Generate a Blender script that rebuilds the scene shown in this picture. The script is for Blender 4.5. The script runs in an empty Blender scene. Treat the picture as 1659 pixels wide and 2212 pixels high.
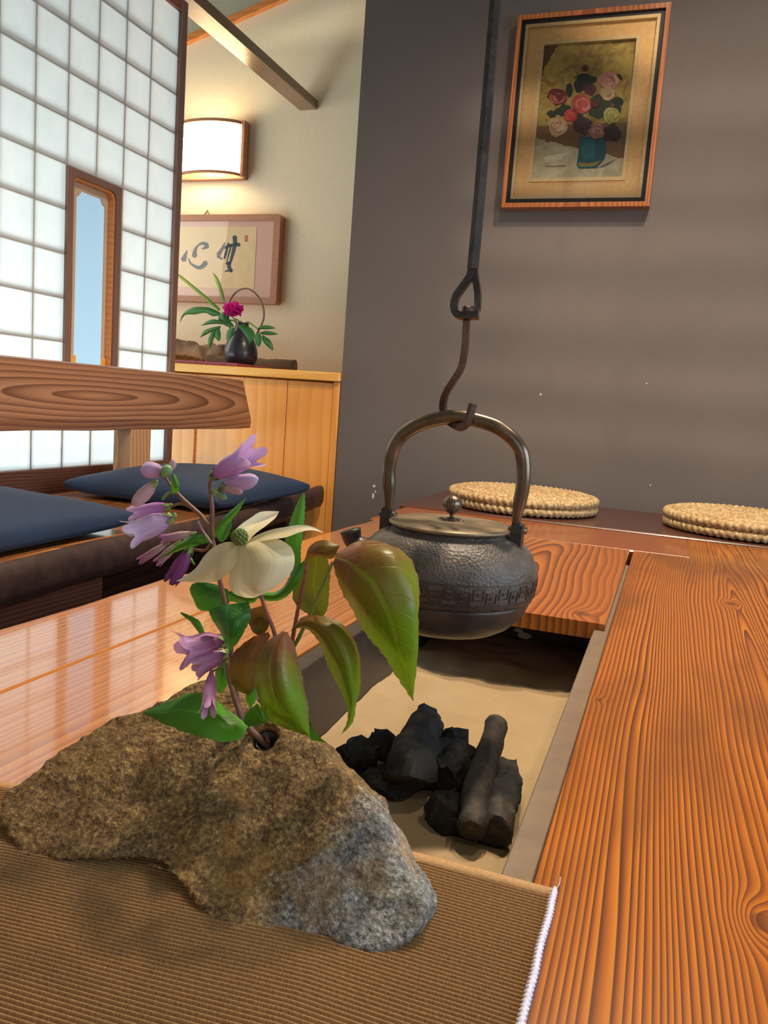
import bpy, bmesh, math, random
from mathutils import Vector, Matrix, noise
from mathutils.geometry import tessellate_polygon
random.seed(7)
S = bpy.context.scene
C = S.collection
PI = math.pi
T = 0.42            # height of the hearth table top above the floor; all z below are measured from that top

# ------------------------------------------------------------------ camera
F, CX, CY, H = 1740.0, 829.5, 1106.0, 0.27
YAW, PIT, ROL = map(math.radians, (-19.0556, 7.7021, 4.1894))
_f = Vector((math.sin(YAW)*math.cos(PIT), math.cos(YAW)*math.cos(PIT), -math.sin(PIT)))
_r0 = Vector((math.cos(YAW), -math.sin(YAW), 0)); _u0 = _r0.cross(_f)
_r = math.cos(ROL)*_r0 + math.sin(ROL)*_u0
_u = -math.sin(ROL)*_r0 + math.cos(ROL)*_u0
cd = bpy.data.cameras.new('camera'); cam = bpy.data.objects.new('camera', cd); C.objects.link(cam)
cd.sensor_fit = 'HORIZONTAL'; cd.sensor_width = 36; cd.lens = 36*F/1659; cd.clip_start = 0.01
M = Matrix((( _r.x, _u.x, -_f.x, 0), (_r.y, _u.y, -_f.y, 0), (_r.z, _u.z, -_f.z, H+T), (0, 0, 0, 1)))
cam.matrix_world = M
S.camera = cam
# ------------------------------------------------------------------ world, lights, exposure
S.view_settings.view_transform = 'Standard'; S.view_settings.look = 'None'
S.view_settings.gamma = 1; S.view_settings.use_curve_mapping = False
S.view_settings.exposure = 0.30
W = bpy.data.worlds.new('world'); S.world = W; W.use_nodes = True
W.node_tree.nodes['Background'].inputs[0].default_value = (0.75, 0.86, 1.0, 1)
W.node_tree.nodes['Background'].inputs[1].default_value = 0.5
def area(name, loc, target, sx, sy, power, col, spread=180):
    d = bpy.data.lights.new(name, 'AREA'); d.shape = 'RECTANGLE'; d.size = sx; d.size_y = sy
    d.energy = power; d.color = col; d.spread = math.radians(spread)
    o = bpy.data.objects.new(name, d); C.objects.link(o)
    loc = Vector(loc)+Vector((0, 0, T)); o.location = loc
    o.rotation_euler = (Vector(target)+Vector((0, 0, T))-loc).to_track_quat('-Z', 'Y').to_euler()
    return o
# daylight behind the paper screen, coming up from the bright ground outside
area('daylight_behind_screen', (-2.55, 1.5, -.05), (-1.55, 1.5, 0.45), 2.6, .8, 27, (0.76, 0.95, 0.98))
# daylight in the window of the right wall and in the window behind the photographer
area('daylight_right_window', (1.84, 0.7, 0.75), (-0.3, 0.9, 0.1), 1.9, 1.1, 27, (0.58, 0.80, 1.0))
area('daylight_rear_window', (0.55, -1.72, 0.95), (-0.2, 2.0, 0.5), 1.5, 1.0, 5, (0.95, 0.95, 1.0))
area('alcove_fill', (-2.64, 2.55, .95), (-1.6, 3.1, .75), .7, .9, 4.5, (1.0, .93, .80))  # unseen warm fill from the left, added to brighten the alcove
# low sun through the slats of the rear window, reaching only the dark wall
sd = bpy.data.lights.new('low_sun', 'SUN'); sd.energy = .55; sd.color = (1.0, .86, .70); sd.angle = math.radians(1.1)
so_ = bpy.data.objects.new('low_sun', sd); C.objects.link(so_); so_.rotation_euler = Vector((-.10, 1, -.055)).to_track_quat('-Z', 'Y').to_euler()

# ------------------------------------------------------------------ helpers: pixels to places
def ray(x, y): return _f + (x-CX)/F*_r - (y-CY)/F*_u
def onz(x, y, z): d = ray(x, y); return Vector((0, 0, H)) + d*((z-H)/d.z)
def ony(x, y, Y): d = ray(x, y); return Vector((0, 0, H)) + d*(Y/d.y)
def onx(x, y, X): d = ray(x, y); return Vector((0, 0, H)) + d*(X/d.x)
def c4(p): return (240+p[0]/2.37, 940+p[1]/2.37)
def c2(p): return (340+p[0]/3.95, 420+p[1]/3.95)
def c8(p): return (1060+p[0]/3.7705, p[1]/3.7705)
def c7(p): return (p[0]/1.728, 1440+p[1]/1.728)
def srgb(r, g, b):
    def f(c):
        c /= 255.0
        return c/12.92 if c <= 0.04045 else ((c+0.055)/1.055)**2.4
    return (f(r), f(g), f(b), 1)

# ------------------------------------------------------------------ helpers: objects
def thing(name, label, cat, base=(0, 0, 0), group=None):
    o = bpy.data.objects.new(name, None); C.objects.link(o)
    o.location = Vector(base) + Vector((0, 0, T)); o.empty_display_size = 0.02
    o['label'] = label; o['category'] = cat
    if group: o['group'] = group
    return o
def basis(o):
    b = Vector((0, 0, 0))
    while o is not None: b += o.location; o = o.parent
    return b - Vector((0, 0, T))
def obj(name, verts, faces, mat, parent=None, smooth=False, uvs=None, base=None):
    """verts in table space (world, z from the table top); stored relative to the parent's base"""
    me = bpy.data.meshes.new(name)
    o = bpy.data.objects.new(name, me); C.objects.link(o)
    if parent is not None:
        o.parent = parent; b = basis(parent)
    else:
        b = Vector(base) if base is not None else Vector((0, 0, 0)); o.location = b + Vector((0, 0, T))
    me.from_pydata([tuple(Vector(v)-b) for v in verts], [], faces)
    if uvs is not None:
        l = me.uv_layers.new(name='UVMap')
        for lp in me.loops: l.data[lp.index].uv = uvs[lp.vertex_index]
    bm = bmesh.new(); bm.from_mesh(me); bmesh.ops.recalc_face_normals(bm, faces=bm.faces); bm.to_mesh(me); bm.free()
    if smooth:
        me.polygons.foreach_set('use_smooth', [True]*len(me.polygons))
    if mat: me.materials.append(mat)
    return o
def tag(o, label, cat, group=None, kind=None):
    o['label'] = label
    if cat: o['category'] = cat
    if group: o['group'] = group
    if kind: o['kind'] = kind
    return o
def struct(o, label, cat='structure'):
    o['kind'] = 'structure'; o['label'] = label; o['category'] = cat
    return o
def sharp(o, ang=35):
    o.data.polygons.foreach_set('use_smooth', [True]*len(o.data.polygons))
    o.data.set_sharp_from_angle(angle=math.radians(ang))
    return o
# ------------------------------------------------------------------ helpers: shapes (return verts, faces)
class B:
    def __init__(s): s.v = []; s.f = []; s.uv = []
    def add(s, v, f, uv=None):
        n = len(s.v); s.v += [Vector(p) for p in v]; s.f += [tuple(i+n for i in q) for q in f]
        s.uv += uv if uv else [(0, 0)]*len(v)
        return s
    def obj(s, name, mat, parent=None, smooth=False, base=None):
        return obj(name, s.v, s.f, mat, parent, smooth, s.uv, base)
def box(x0, x1, y0, y1, z0, z1, b=0.002):
    b = min(b, abs(x1-x0)*.45, abs(y1-y0)*.45, abs(z1-z0)*.45)
    v = []; 
    for z, e in ((z0, b), (z0+b, 0), (z1-b, 0), (z1, b)):
        i = e
        v += [(x0+b+0*i, y0+i, z), (x1-b, y0+i, z), (x1-i, y0+b, z), (x1-i, y1-b, z), (x1-b, y1-i, z), (x0+b, y1-i, z), (x0+i, y1-b, z), (x0+i, y0+b, z)]
    f = [tuple(reversed(range(8))), tuple(range(24, 32))]
    for k in range(3):
        for j in range(8):
            a = k*8+j; c = k*8+(j+1) % 8
            f.append((a, c, c+8, a+8))
    return v, f
def tube(pts, rad, seg=10, caps=True, twist=0.0, flat=1.0, up=None):
    pts = [Vector(p) for p in pts]; n = len(pts)
    if not hasattr(rad, '__len__'): rad = [rad]*n
    v = []; f = []
    t = (pts[1]-pts[0]).normalized()
    a = Vector(up) if up else (Vector((0, 0, 1)) if abs(t.z) < .9 else Vector((1, 0, 0)))
    nrm = (a - t*a.dot(t)).normalized()
    for i in range(n):
        if i == 0: t = pts[1]-pts[0]
        elif i == n-1: t = pts[-1]-pts[-2]
        else: t = pts[i+1]-pts[i-1]
        t.normalize()
        nrm = (nrm - t*nrm.dot(t)).normalized(); bn = t.cross(nrm)
        for k in range(seg):
            an = 2*PI*(k+.5)/seg + twist*i
            v.append(pts[i] + (nrm*math.cos(an) + bn*math.sin(an)*flat)*rad[i])
    for i in range(n-1):
        for k in range(seg):
            a0 = i*seg+k; a1 = i*seg+(k+1) % seg
            f.append((a0, a1, a1+seg, a0+seg))
    if caps:
        f.append(tuple(reversed(range(seg)))); f.append(tuple(range((n-1)*seg, n*seg)))
    return v, f
def cr(P, n):
    """Catmull-Rom through P, resampled evenly to n+1 points"""
    P = [Vector(p) for p in P]
    if len(P) == 2: return [P[0].lerp(P[1], i/n) for i in range(n+1)]
    Q = [2*P[0]-P[1]] + P + [2*P[-1]-P[-2]]
    d = []
    for i in range(len(P)-1):
        for k in range(12):
            t = k/12; p0, p1, p2, p3 = Q[i:i+4]
            d.append(.5*((2*p1)+(p2-p0)*t+(2*p0-5*p1+4*p2-p3)*t*t+(3*p1-p0-3*p2+p3)*t**3))
    d.append(P[-1])
    L = [0]
    for i in range(1, len(d)): L.append(L[-1]+(d[i]-d[i-1]).length)
    out = []; j = 0
    for i in range(n+1):
        s = L[-1]*i/n
        while j < len(L)-2 and L[j+1] < s: j += 1
        w = (s-L[j])/max(L[j+1]-L[j], 1e-9)
        out.append(d[j].lerp(d[j+1], min(max(w, 0), 1)))
    return out
def loft(rails, nu=24, nv=10, ser=0.0, teeth=22):
    R = [cr(r, nu) for r in rails]
    v = []; uv = []; f = []
    for i in range(nu+1):
        row = cr([r[i] for r in R], nv) if len(R) > 2 else [R[0][i].lerp(R[1][i], k/nv) for k in range(nv+1)]
        if ser and 0 < i < nu:
            saw = ser*(((i*teeth/nu) % 1.0)-.5)
            e = (row[0]-row[-1]).normalized()
            row[0] = row[0]+e*saw; row[-1] = row[-1]-e*saw
        for k in range(nv+1):
            v.append(row[k]); uv.append((i/nu, k/nv))
    for i in range(nu):
        for k in range(nv):
            a = i*(nv+1)+k
            f.append((a, a+1, a+nv+2, a+nv+1))
    return v, f, uv
def lathe(prof, c=(0, 0, 0), seg=48, axis=None):
    c = Vector(c); v = []; f = []
    n = len(prof)
    for r, z in prof:
        for k in range(seg):
            a = 2*PI*k/seg
            v.append(c+Vector((max(r, 1e-5)*math.cos(a), max(r, 1e-5)*math.sin(a), z)))
    for i in range(n-1):
        for k in range(seg):
            a = i*seg+k; b = i*seg+(k+1) % seg
            f.append((a, b, b+seg, a+seg))
    f.append(tuple(reversed(range(seg)))); f.append(tuple(range((n-1)*seg, n*seg)))
    return v, f
def ball(c, r, seg=14, rings=9, sx=1, sy=1, sz=1):
    p = [(r*math.sin(PI*i/rings), -r*math.cos(PI*i/rings)) for i in range(rings+1)]
    v, f = lathe(p, (0, 0, 0), seg)
    c = Vector(c)
    return [c+Vector((q.x*sx, q.y*sy, q.z*sz)) for q in v], f
def slab(loops, fn, t0, t1):
    """polygon with holes (2D loops) extruded between t0 and t1; fn(u, v, w) -> point"""
    ls = [[Vector((p[0], p[1], 0)) for p in l] for l in loops]
    tri = tessellate_polygon(ls)
    flat = [p for l in ls for p in l]; n = len(flat)
    v = [fn(p.x, p.y, t0) for p in flat] + [fn(p.x, p.y, t1) for p in flat]
    f = [tuple(t) for t in tri] + [tuple(i+n for i in reversed(t)) for t in tri]
    o = 0
    for l in ls:
        m = len(l)
        for i in range(m):
            a = o+i; b = o+(i+1) % m
            f.append((a, b, b+n, a+n))
        o += m
    return v, f
def rrect(x0, x1, y0, y1, r, n=5, corners=(1, 1, 1, 1)):
    out = []
    for (cx, cy, a0), on in zip(((x1-r, y1-r, 0), (x0+r, y1-r, 90), (x0+r, y0+r, 180), (x1-r, y0+r, 270)), corners):
        if on:
            for k in range(n+1):
                a = math.radians(a0+90*k/n); out.append((cx+r*math.cos(a), cy+r*math.sin(a)))
        else:
            out.append((cx+r*(1 if a0 in (0, 270) else -1), cy+r*(1 if a0 in (0, 90) else -1)))
    return out
def plank(xa, xb, y0, y1, z0, z1, n=1, bev=0.003, axis='Y', slopeb=None):
    """board; xa/xb are numbers or functions of the run; axis is the run"""
    g0 = xa if callable(xa) else (lambda s: xa); g1 = xb if callable(xb) else (lambda s: xb)
    v = []; f = []
    for i in range(n+1):
        s = y0+(y1-y0)*i/n; a = g0(s); b = g1(s)
        e = bev if i not in (0, n) else 0
        sec = [(a, z0), (b, z0), (b, z1-bev), (b-bev, z1), (a+bev, z1), (a, z1-bev)]
        for (c, z) in sec: v.append((c, s, z) if axis == 'Y' else (s, c, z))
    for i in range(n):
        for k in range(6):
            a = i*6+k; b = i*6+(k+1) % 6
            f.append((a, b, b+6, a+6))
    f.append(tuple(reversed(range(6)))); f.append(tuple(range(n*6, n*6+6)))
    return v, f

# ------------------------------------------------------------------ helpers: node materials
class V:
    def __init__(s, g, k): s.g = g; s.k = k
    def _o(s, op, b, c=None): return s.g.m(op, s, b, c)
    def __add__(s, b): return s._o('ADD', b)
    __radd__ = __add__
    def __sub__(s, b): return s._o('SUBTRACT', b)
    def __rsub__(s, b): return s.g.m('SUBTRACT', b, s)
    def __mul__(s, b): return s._o('MULTIPLY', b)
    __rmul__ = __mul__
    def __truediv__(s, b): return s._o('DIVIDE', b)
class G:
    def __init__(s, name):
        s.mat = bpy.data.materials.new(name); s.mat.use_nodes = True
        s.nt = s.mat.node_tree; s.nt.nodes.clear()
        s.out = s.nt.nodes.new('ShaderNodeOutputMaterial')
        s._tc = None
    def n(s, t, **kw):
        x = s.nt.nodes.new(t)
        for k, v in kw.items(): setattr(x, k, v)
        return x
    def put(s, sock, val):
        if isinstance(val, V): s.nt.links.new(val.k, sock)
        elif val is not None: sock.default_value = val
    def m(s, op, a, b=None, c=None):
        x = s.n('ShaderNodeMath', operation=op)
        for i, q in enumerate((a, b, c)): 
            if q is not None: s.put(x.inputs[i], q)
        return V(s, x.outputs[0])
    def tc(s, which='Object'):
        if s._tc is None: s._tc = s.n('ShaderNodeTexCoord')
        return V(s, s._tc.outputs[which])
    def sep(s, v):
        x = s.n('ShaderNodeSeparateXYZ'); s.put(x.inputs[0], v)
        return [V(s, o) for o in x.outputs]
    def vec(s, a, b, c=0.0):
        x = s.n('ShaderNodeCombineXYZ')
        for i, q in enumerate((a, b, c)): s.put(x.inputs[i], q)
        return V(s, x.outputs[0])
    def noise(s, v=None, scale=5, detail=2, rough=.5, dist=0):
        x = s.n('ShaderNodeTexNoise'); x.inputs['Scale'].default_value = scale
        x.inputs['Detail'].default_value = detail; x.inputs['Roughness'].default_value = rough
        x.inputs['Distortion'].default_value = dist
        s.put(x.inputs['Vector'], v if v is not None else s.tc())
        return V(s, x.outputs['Fac'])
    def voro(s, v=None, scale=5, feature='F1', out='Distance'):
        x = s.n('ShaderNodeTexVoronoi', feature=feature); x.inputs['Scale'].default_value = scale
        s.put(x.inputs['Vector'], v if v is not None else s.tc())
        return V(s, x.outputs[out])
    def ramp(s, fac, stops, interp='LINEAR'):
        x = s.n('ShaderNodeValToRGB'); s.put(x.inputs[0], fac); x.color_ramp.interpolation = interp
        e = x.color_ramp.elements
        while len(e) > 1: e.remove(e[-1])
        e[0].position, e[0].color = stops[0]
        for p, c in stops[1:]:
            q = e.new(p); q.color = c
        return V(s, x.outputs[0])
    def mix(s, fac, a, b, mode='MIX'):
        x = s.n('ShaderNodeMix', data_type='RGBA', blend_type=mode)
        s.put(x.inputs[0], fac); s.put(x.inputs[6], a); s.put(x.inputs[7], b)
        return V(s, x.outputs[2])
    def bump(s, h, strength=.3, dist=.001):
        x = s.n('ShaderNodeBump'); x.inputs['Strength'].default_value = strength; x.inputs['Distance'].default_value = dist
        s.put(x.inputs['Height'], h)
        return V(s, x.outputs[0])
    def pbr(s, col, rough=.5, bump=None, metal=0.0, spec=.5, coat=0.0, coat_rough=.1, sheen=0.0, emit=None, estr=0.0, trans=0.0, ior=1.5):
        x = s.n('ShaderNodeBsdfPrincipled')
        s.put(x.inputs['Base Color'], col); s.put(x.inputs['Roughness'], rough); s.put(x.inputs['Metallic'], metal)
        x.inputs['Specular IOR Level'].default_value = spec; x.inputs['Coat Weight'].default_value = coat
        x.inputs['Coat Roughness'].default_value = coat_rough; x.inputs['Sheen Weight'].default_value = sheen
        x.inputs['IOR'].default_value = ior; x.inputs['Transmission Weight'].default_value = trans
        if bump is not None: s.put(x.inputs['Normal'], bump)
        if emit is not None: s.put(x.inputs['Emission Color'], emit); x.inputs['Emission Strength'].default_value = estr
        return V(s, x.outputs[0])
    def done(s, sh): s.nt.links.new(sh.k, s.out.inputs[0]); return s.mat
def plain(name, rgb, rough=.6, var=.12, scale=30, bump=.1, **kw):
    g = G(name); n = g.noise(scale=scale, detail=4)
    c = srgb(*rgb); d = tuple(x*(1-var) for x in c[:3])+(1,); l = tuple(min(1, x*(1+var)) for x in c[:3])+(1,)
    return g.done(g.pbr(g.ramp(n, [(.3, d), (.7, l)]), rough, g.bump(n, bump, .001) if bump else None, **kw))
def wood(name, light, mid, dark, along='y', cross='x', freq=170, c0=0.0, d0=.05, slope=.04, wob=.03, rough=.25, knots=(), coat=.5, coat_rough=.12, seed=0.0, grain=.25, bump=.12, edge=.84, org=(0, 0, 0), wavy=.22, o0=0.0, uneven=0.0, smudge=0.0):
    g = G(name)
    P = {k: q+o_ for k, q, o_ in zip('xyz', g.sep(g.tc()), org)}
    a = P[along]; c = P[cross]; o = P[[k for k in 'xyz' if k not in (along, cross)][0]]
    n1 = g.noise(g.vec(c*3.0, a*1.1, o*2.0+seed), 1, 2)-.5
    n2 = g.noise(g.vec(c*16.0, a*3.0, seed+3.3), 1, 2)-.5
    n3 = g.noise(g.vec(a*1.3, seed+7.7, 0.0), 1, 2)-.5
    cc = c-c0+n1*(wob*1.6)+n2*(wob*wavy)
    d = a*slope+d0+n3*(wob*1.0)-(o-o0)*.6
    r = g.m('SQRT', cc*cc+d*d)
    for kc, ka, amp, sg in knots:
        e = (c-kc)*(c-kc)*(1/sg**2)+(a-ka)*(a-ka)*(.4/sg**2)
        r = r+g.m('EXPONENT', e*-1.0)*amp
    ph = r*freq+n2*.35
    if uneven: ph = ph+g.noise(g.vec(c*26.0, a*.5, seed+9.1), 1, 1)*uneven
    ring = g.m('FRACT', ph)
    wide = g.noise(g.vec(c*7.0, a*.6, seed+1.7), 1, 2)
    fib = g.noise(g.vec(c*420.0, a*9.0, o*300.0), 1, 2)
    col = g.ramp(ring, [(0, srgb(*light)), (.45, srgb(*mid)), (edge, srgb(*dark)), (.95, srgb(*dark)), (1.0, srgb(*light))])
    col = g.mix(g.ramp(wide, [(.35, (.0, .0, .0, 1)), (.7, (1, 1, 1, 1))])*.55, col, srgb(*mid))
    col = g.mix(g.ramp(fib, [(.3, (0, 0, 0, 1)), (.65, (1, 1, 1, 1))])*grain, col, srgb(*dark))
    if smudge: col = g.mix(g.ramp(g.noise(g.vec(c*9.0, a*2.6, seed+2.2), 1, 3, .6), [(.46, (0, 0, 0, 1)), (.66, (1, 1, 1, 1))])*smudge, col, srgb(*[k_*.62 for k_ in mid]))
    for kc, ka, amp, sg in knots:
        e = (c-kc)*(c-kc)+(a-ka)*(a-ka)*.6
        q = g.ramp(g.m('SQRT', e)*(1/(sg*.6)), [(.0, (1, 1, 1, 1)), (.75, (.75, .75, .75, 1)), (.95, (0, 0, 0, 1))])
        col = g.mix(q*.7, col, srgb(*[x*.75 for x in dark]))
    h = ring*.6+fib*.5
    return g.done(g.pbr(col, rough, g.bump(h, bump, .0006), coat=coat, coat_rough=coat_rough))

M_ = {}
# the hearth table's red pine
TO = (0, 1.0, -T); BO = (-1.22, 1.4, -T)
M_['right'] = wood('pine_right', (200, 124, 28), (168, 88, 16), (80, 34, 6), freq=215, uneven=7.0, smudge=.6, c0=.135, d0=-.012, slope=.022, wob=.022, wavy=.12, knots=((.079, .466, -.016, .014), (.118, 1.34, -.010, .016), (-.036, .784, -.004, .006)), seed=.4, rough=.3, coat=.3, org=TO, bump=.10, grain=.15)
M_['left'] = wood('pine_left', (196, 130, 70), (182, 114, 56), (156, 92, 44), freq=110, uneven=5.0, c0=-.80, d0=.02, slope=.01, wob=.012, seed=4.2, rough=.22, coat=1.0, coat_rough=.05, bump=.045, org=TO, grain=.15)
M_['far'] = wood('pine_far', (176, 100, 48), (154, 80, 36), (106, 50, 24), along='x', cross='y', freq=90, c0=1.6, d0=.02, slope=.005, wob=.012, seed=8.1, rough=.3, org=TO, grain=.15)
M_['lid'] = wood('pine_lid', (192, 114, 44), (170, 92, 30), (100, 46, 14), freq=85, c0=-.20, d0=-.10, slope=.085, wob=.045, wavy=.3, knots=((-.088, 1.125, .02, .022), (-.20, 1.16, .02, .03)), seed=2.6, rough=.28, coat=.4, org=(-.2, 1.42, -.0215), grain=.12, bump=.06)
M_['darkseat'] = wood('dark_board', (104, 62, 48), (84, 48, 38), (62, 34, 28), along='x', cross='y', freq=80, wob=.02, seed=5.5, rough=.3, coat=.3, org=TO)
M_['darkunder'] = wood('under_board', (104, 66, 44), (84, 52, 34), (56, 34, 22), freq=60, seed=3.1, rough=.5, coat=0, org=TO)
# bench
M_['bench'] = wood('bench_wood', (186, 124, 72), (160, 100, 54), (110, 64, 34), freq=90, c0=-1.3, wob=.02, seed=6.4, rough=.2, coat=.8, coat_rough=.08, org=BO)
M_['benchedge'] = plain('bench_bark_edge', (60, 42, 38), .45, .3, 40, .4)
M_['backrest'] = wood('backrest_wood', (176, 126, 94), (156, 108, 78), (100, 62, 46), along='y', cross='z', freq=75, c0=.236, d0=-.1315, slope=.08, wob=.022, wavy=.2, seed=9.3, rough=.45, coat=.15, grain=.2, org=BO, edge=.9, bump=.06, o0=-1.355)
M_['post'] = wood('post_wood', (206, 158, 116), (190, 140, 98), (150, 102, 68), along='z', cross='y', freq=80, seed=1.1, rough=.5, coat=.1, org=BO)
M_['frame_brown'] = wood('brown_frame', (150, 116, 98), (136, 102, 86), (108, 78, 66), along='z', cross='y', freq=120, seed=1.9, rough=.5, coat=.1, bump=.05)
M_['rail_brown'] = wood('rail_brown', (166, 108, 82), (146, 92, 70), (112, 66, 50), along='y', cross='z', freq=120, seed=1.4, rough=.45, coat=.1)
M_['cab'] = wood('cabinet_veneer', (244, 170, 84), (238, 160, 74), (228, 146, 62), along='z', cross='x', freq=22, c0=-1.4, wob=.05, seed=7.1, rough=.45, coat=.15, grain=.05, bump=.02)
M_['cabtop'] = wood('cabinet_top', (250, 190, 98), (246, 180, 86), (234, 158, 66), along='x', cross='y', freq=40, seed=7.6, rough=.4, coat=.15, grain=.06, bump=.03)
M_['orange'] = wood('orange_trim', (232, 156, 88), (222, 142, 74), (200, 120, 58), along='x', cross='z', freq=60, seed=3.7, rough=.5, coat=.1, bump=.03)
M_['tan'] = plain('tan_board', (206, 176, 144), .6, .04, 12, .05)
M_['kumiko'] = plain('lattice_cedar', (150, 128, 104), .6, .1, 60, .1)
M_['beam'] = wood('beam_wood', (150, 116, 84), (132, 100, 70), (98, 70, 50), freq=60, c0=-1.5, seed=2.2, rough=.25, coat=.6, coat_rough=.25)
M_['floor'] = wood('floor_boards', (80, 54, 40), (66, 44, 34), (46, 30, 24), freq=50, seed=2.9, rough=.35)
M_['cream'] = plain('cream_plaster', (238, 222, 192), .9, .03, 90, .15)
M_['ceil'] = plain('grey_green_ceiling', (128, 138, 132), .9, .05, 60, .1)
def wallmat():
    g = G('dark_wall_cloth'); x, y, z = g.sep(g.tc())
    n = g.noise(scale=2.2, detail=3); w = g.noise(g.vec(x*900.0, y*30.0, z*160.0), 1, 2); w2 = g.noise(g.vec(x*160.0, y*30.0, z*900.0), 1, 2)
    c = g.ramp(n, [(.3, srgb(108, 98, 94)), (.7, srgb(120, 109, 103))])
    c = g.mix((w+w2)*.35, c, srgb(80, 72, 69))
    return g.done(g.pbr(c, .9, g.bump(w+w2, .25, .0006)))
M_['dark'] = wallmat()
def paper():
    g = G('washi_paper'); n = g.noise(scale=14, detail=4, rough=.6)
    c = g.ramp(n, [(.3, (.80, .82, .80, 1)), (.7, (.88, .89, .87, 1))])
    t = g.n('ShaderNodeBsdfTranslucent'); g.put(t.inputs[0], c)
    d = g.n('ShaderNodeBsdfDiffuse'); g.put(d.inputs[0], c)
    mx = g.n('ShaderNodeMixShader'); mx.inputs[0].default_value = .35
    g.nt.links.new(t.outputs[0], mx.inputs[1]); g.nt.links.new(d.outputs[0], mx.inputs[2])
    return g.done(V(g, mx.outputs[0]))
M_['paper'] = paper()
def frosted():
    g = G('frosted_glass')
    t = g.n('ShaderNodeBsdfTranslucent'); t.inputs[0].default_value = (.62, .72, .80, 1)
    gl = g.n('ShaderNodeBsdfGlossy'); gl.inputs[0].default_value = (.9, .9, .9, 1); gl.inputs['Roughness'].default_value = .12
    mx = g.n('ShaderNodeMixShader'); mx.inputs[0].default_value = .1
    g.nt.links.new(t.outputs[0], mx.inputs[1]); g.nt.links.new(gl.outputs[0], mx.inputs[2])
    return g.done(V(g, mx.outputs[0]))
M_['frost'] = frosted()
def clear():
    g = G('clear_glass')
    t = g.n('ShaderNodeBsdfTransparent'); gl = g.n('ShaderNodeBsdfGlossy'); gl.inputs['Roughness'].default_value = .02
    fr = g.n('ShaderNodeFresnel'); fr.inputs[0].default_value = 1.5
    mx = g.n('ShaderNodeMixShader'); g.nt.links.new(fr.outputs[0], mx.inputs[0])
    g.nt.links.new(t.outputs[0], mx.inputs[1]); g.nt.links.new(gl.outputs[0], mx.inputs[2])
    return g.done(V(g, mx.outputs[0]))
M_['glass'] = clear()
def lampshade():
    g = G('lit_lamp_shade')
    t = g.n('ShaderNodeBsdfTranslucent'); t.inputs[0].default_value = (.95, .86, .66, 1)
    e = g.n('ShaderNodeEmission'); e.inputs[0].default_value = (1, .80, .48, 1); e.inputs[1].default_value = 5.0
    a = g.n('ShaderNodeAddShader'); g.nt.links.new(t.outputs[0], a.inputs[0]); g.nt.links.new(e.outputs[0], a.inputs[1])
    return g.done(V(g, a.outputs[0]))
M_['lamp'] = lampshade()
def navy():
    g = G('navy_cotton'); x, y, z = g.sep(g.tc())
    w = g.noise(g.vec(x*700.0, y*80.0, z*80.0), 1, 1); n = g.noise(scale=8, detail=3)
    c = g.mix(n, srgb(10, 30, 58), srgb(20, 46, 76))
    return g.done(g.pbr(c, .75, g.bump(w+n*2.0, .25, .001), sheen=.05))
M_['navy'] = navy()
def stone():
    g = G('granite'); x, y, z = g.sep(g.tc())
    big = g.noise(scale=11, detail=3, rough=.55); mid = g.noise(scale=70, detail=4, rough=.7); sp = g.noise(scale=330, detail=3, rough=.75); cr_ = g.voro(scale=430)
    rust = g.ramp(sp, [(.30, srgb(48, 36, 24)), (.42, srgb(98, 74, 44)), (.54, srgb(138, 108, 64)), (.66, srgb(178, 150, 96)), (.78, srgb(226, 208, 164))])
    grey = g.ramp(sp, [(.30, srgb(42, 42, 44)), (.42, srgb(94, 96, 96)), (.56, srgb(130, 132, 130)), (.68, srgb(172, 174, 170)), (.8, srgb(226, 224, 216))])
    # grey granite shows towards the right foot, rust-brown skin elsewhere
    m = g.m('SMOOTH_MIN', 1.0, g.m('MAXIMUM', 0.0, (x-.082+(y+.02)*-.25+(big-.5)*.10+(mid-.5)*.05)*40.0), .1)
    c = g.mix(m*.92, rust, grey)
    ora = g.ramp(g.noise(scale=26, detail=3), [(.52, (0, 0, 0, 1)), (.66, (1, 1, 1, 1))])
    c = g.mix(ora*.4, c, srgb(168, 128, 66))
    c = g.mix(g.ramp(mid, [(.36, (1, 1, 1, 1)), (.52, (0, 0, 0, 1))])*.5, c, srgb(62, 46, 30))
    c = g.mix(g.ramp(big, [(.34, (1, 1, 1, 1)), (.58, (0, 0, 0, 1))])*.4*(1.0-m), c, srgb(84, 60, 34))
    return g.done(g.pbr(c, .8, g.bump(sp*1.0+mid*1.5+cr_*.3, .8, .0016), spec=.4))
M_['stone'] = stone()
def iron(name, base, rough, pits, sc, metal=.3):
    g = G(name); n = g.noise(scale=40, detail=4); v = g.voro(scale=sc)
    c = g.ramp(n, [(.3, srgb(*[k*.8 for k in base])), (.7, srgb(*[min(255, k*1.2) for k in base]))])
    return g.done(g.pbr(c, rough, g.bump(v+n*.4, pits, .0012), metal=metal))
M_['iron'] = iron('cast_iron_hammered', (84, 76, 70), .5, .55, 380, .15)
M_['ironsmooth'] = iron('cast_iron_smooth', (66, 60, 56), .40, .08, 200)
M_['bronze'] = iron('bronzed_handle', (112, 96, 80), .25, .04, 120, .7)
M_['lidmetal'] = iron('bronze_lid', (128, 112, 88), .42, .05, 160, .5)
M_['forged'] = iron('forged_bar', (76, 72, 70), .38, .35, 140, .75)
M_['rust'] = iron('rusty_hook', (78, 56, 46), .55, .4, 220, .4)
M_['liner'] = plain('hearth_metal', (58, 50, 46), .45, .2, 40, .2)
M_['rim'] = plain('hearth_rim', (122, 102, 84), .5, .12, 50, .2)
M_['chip'] = plain('white_chip_glint', (214, 204, 190), .8)
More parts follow.
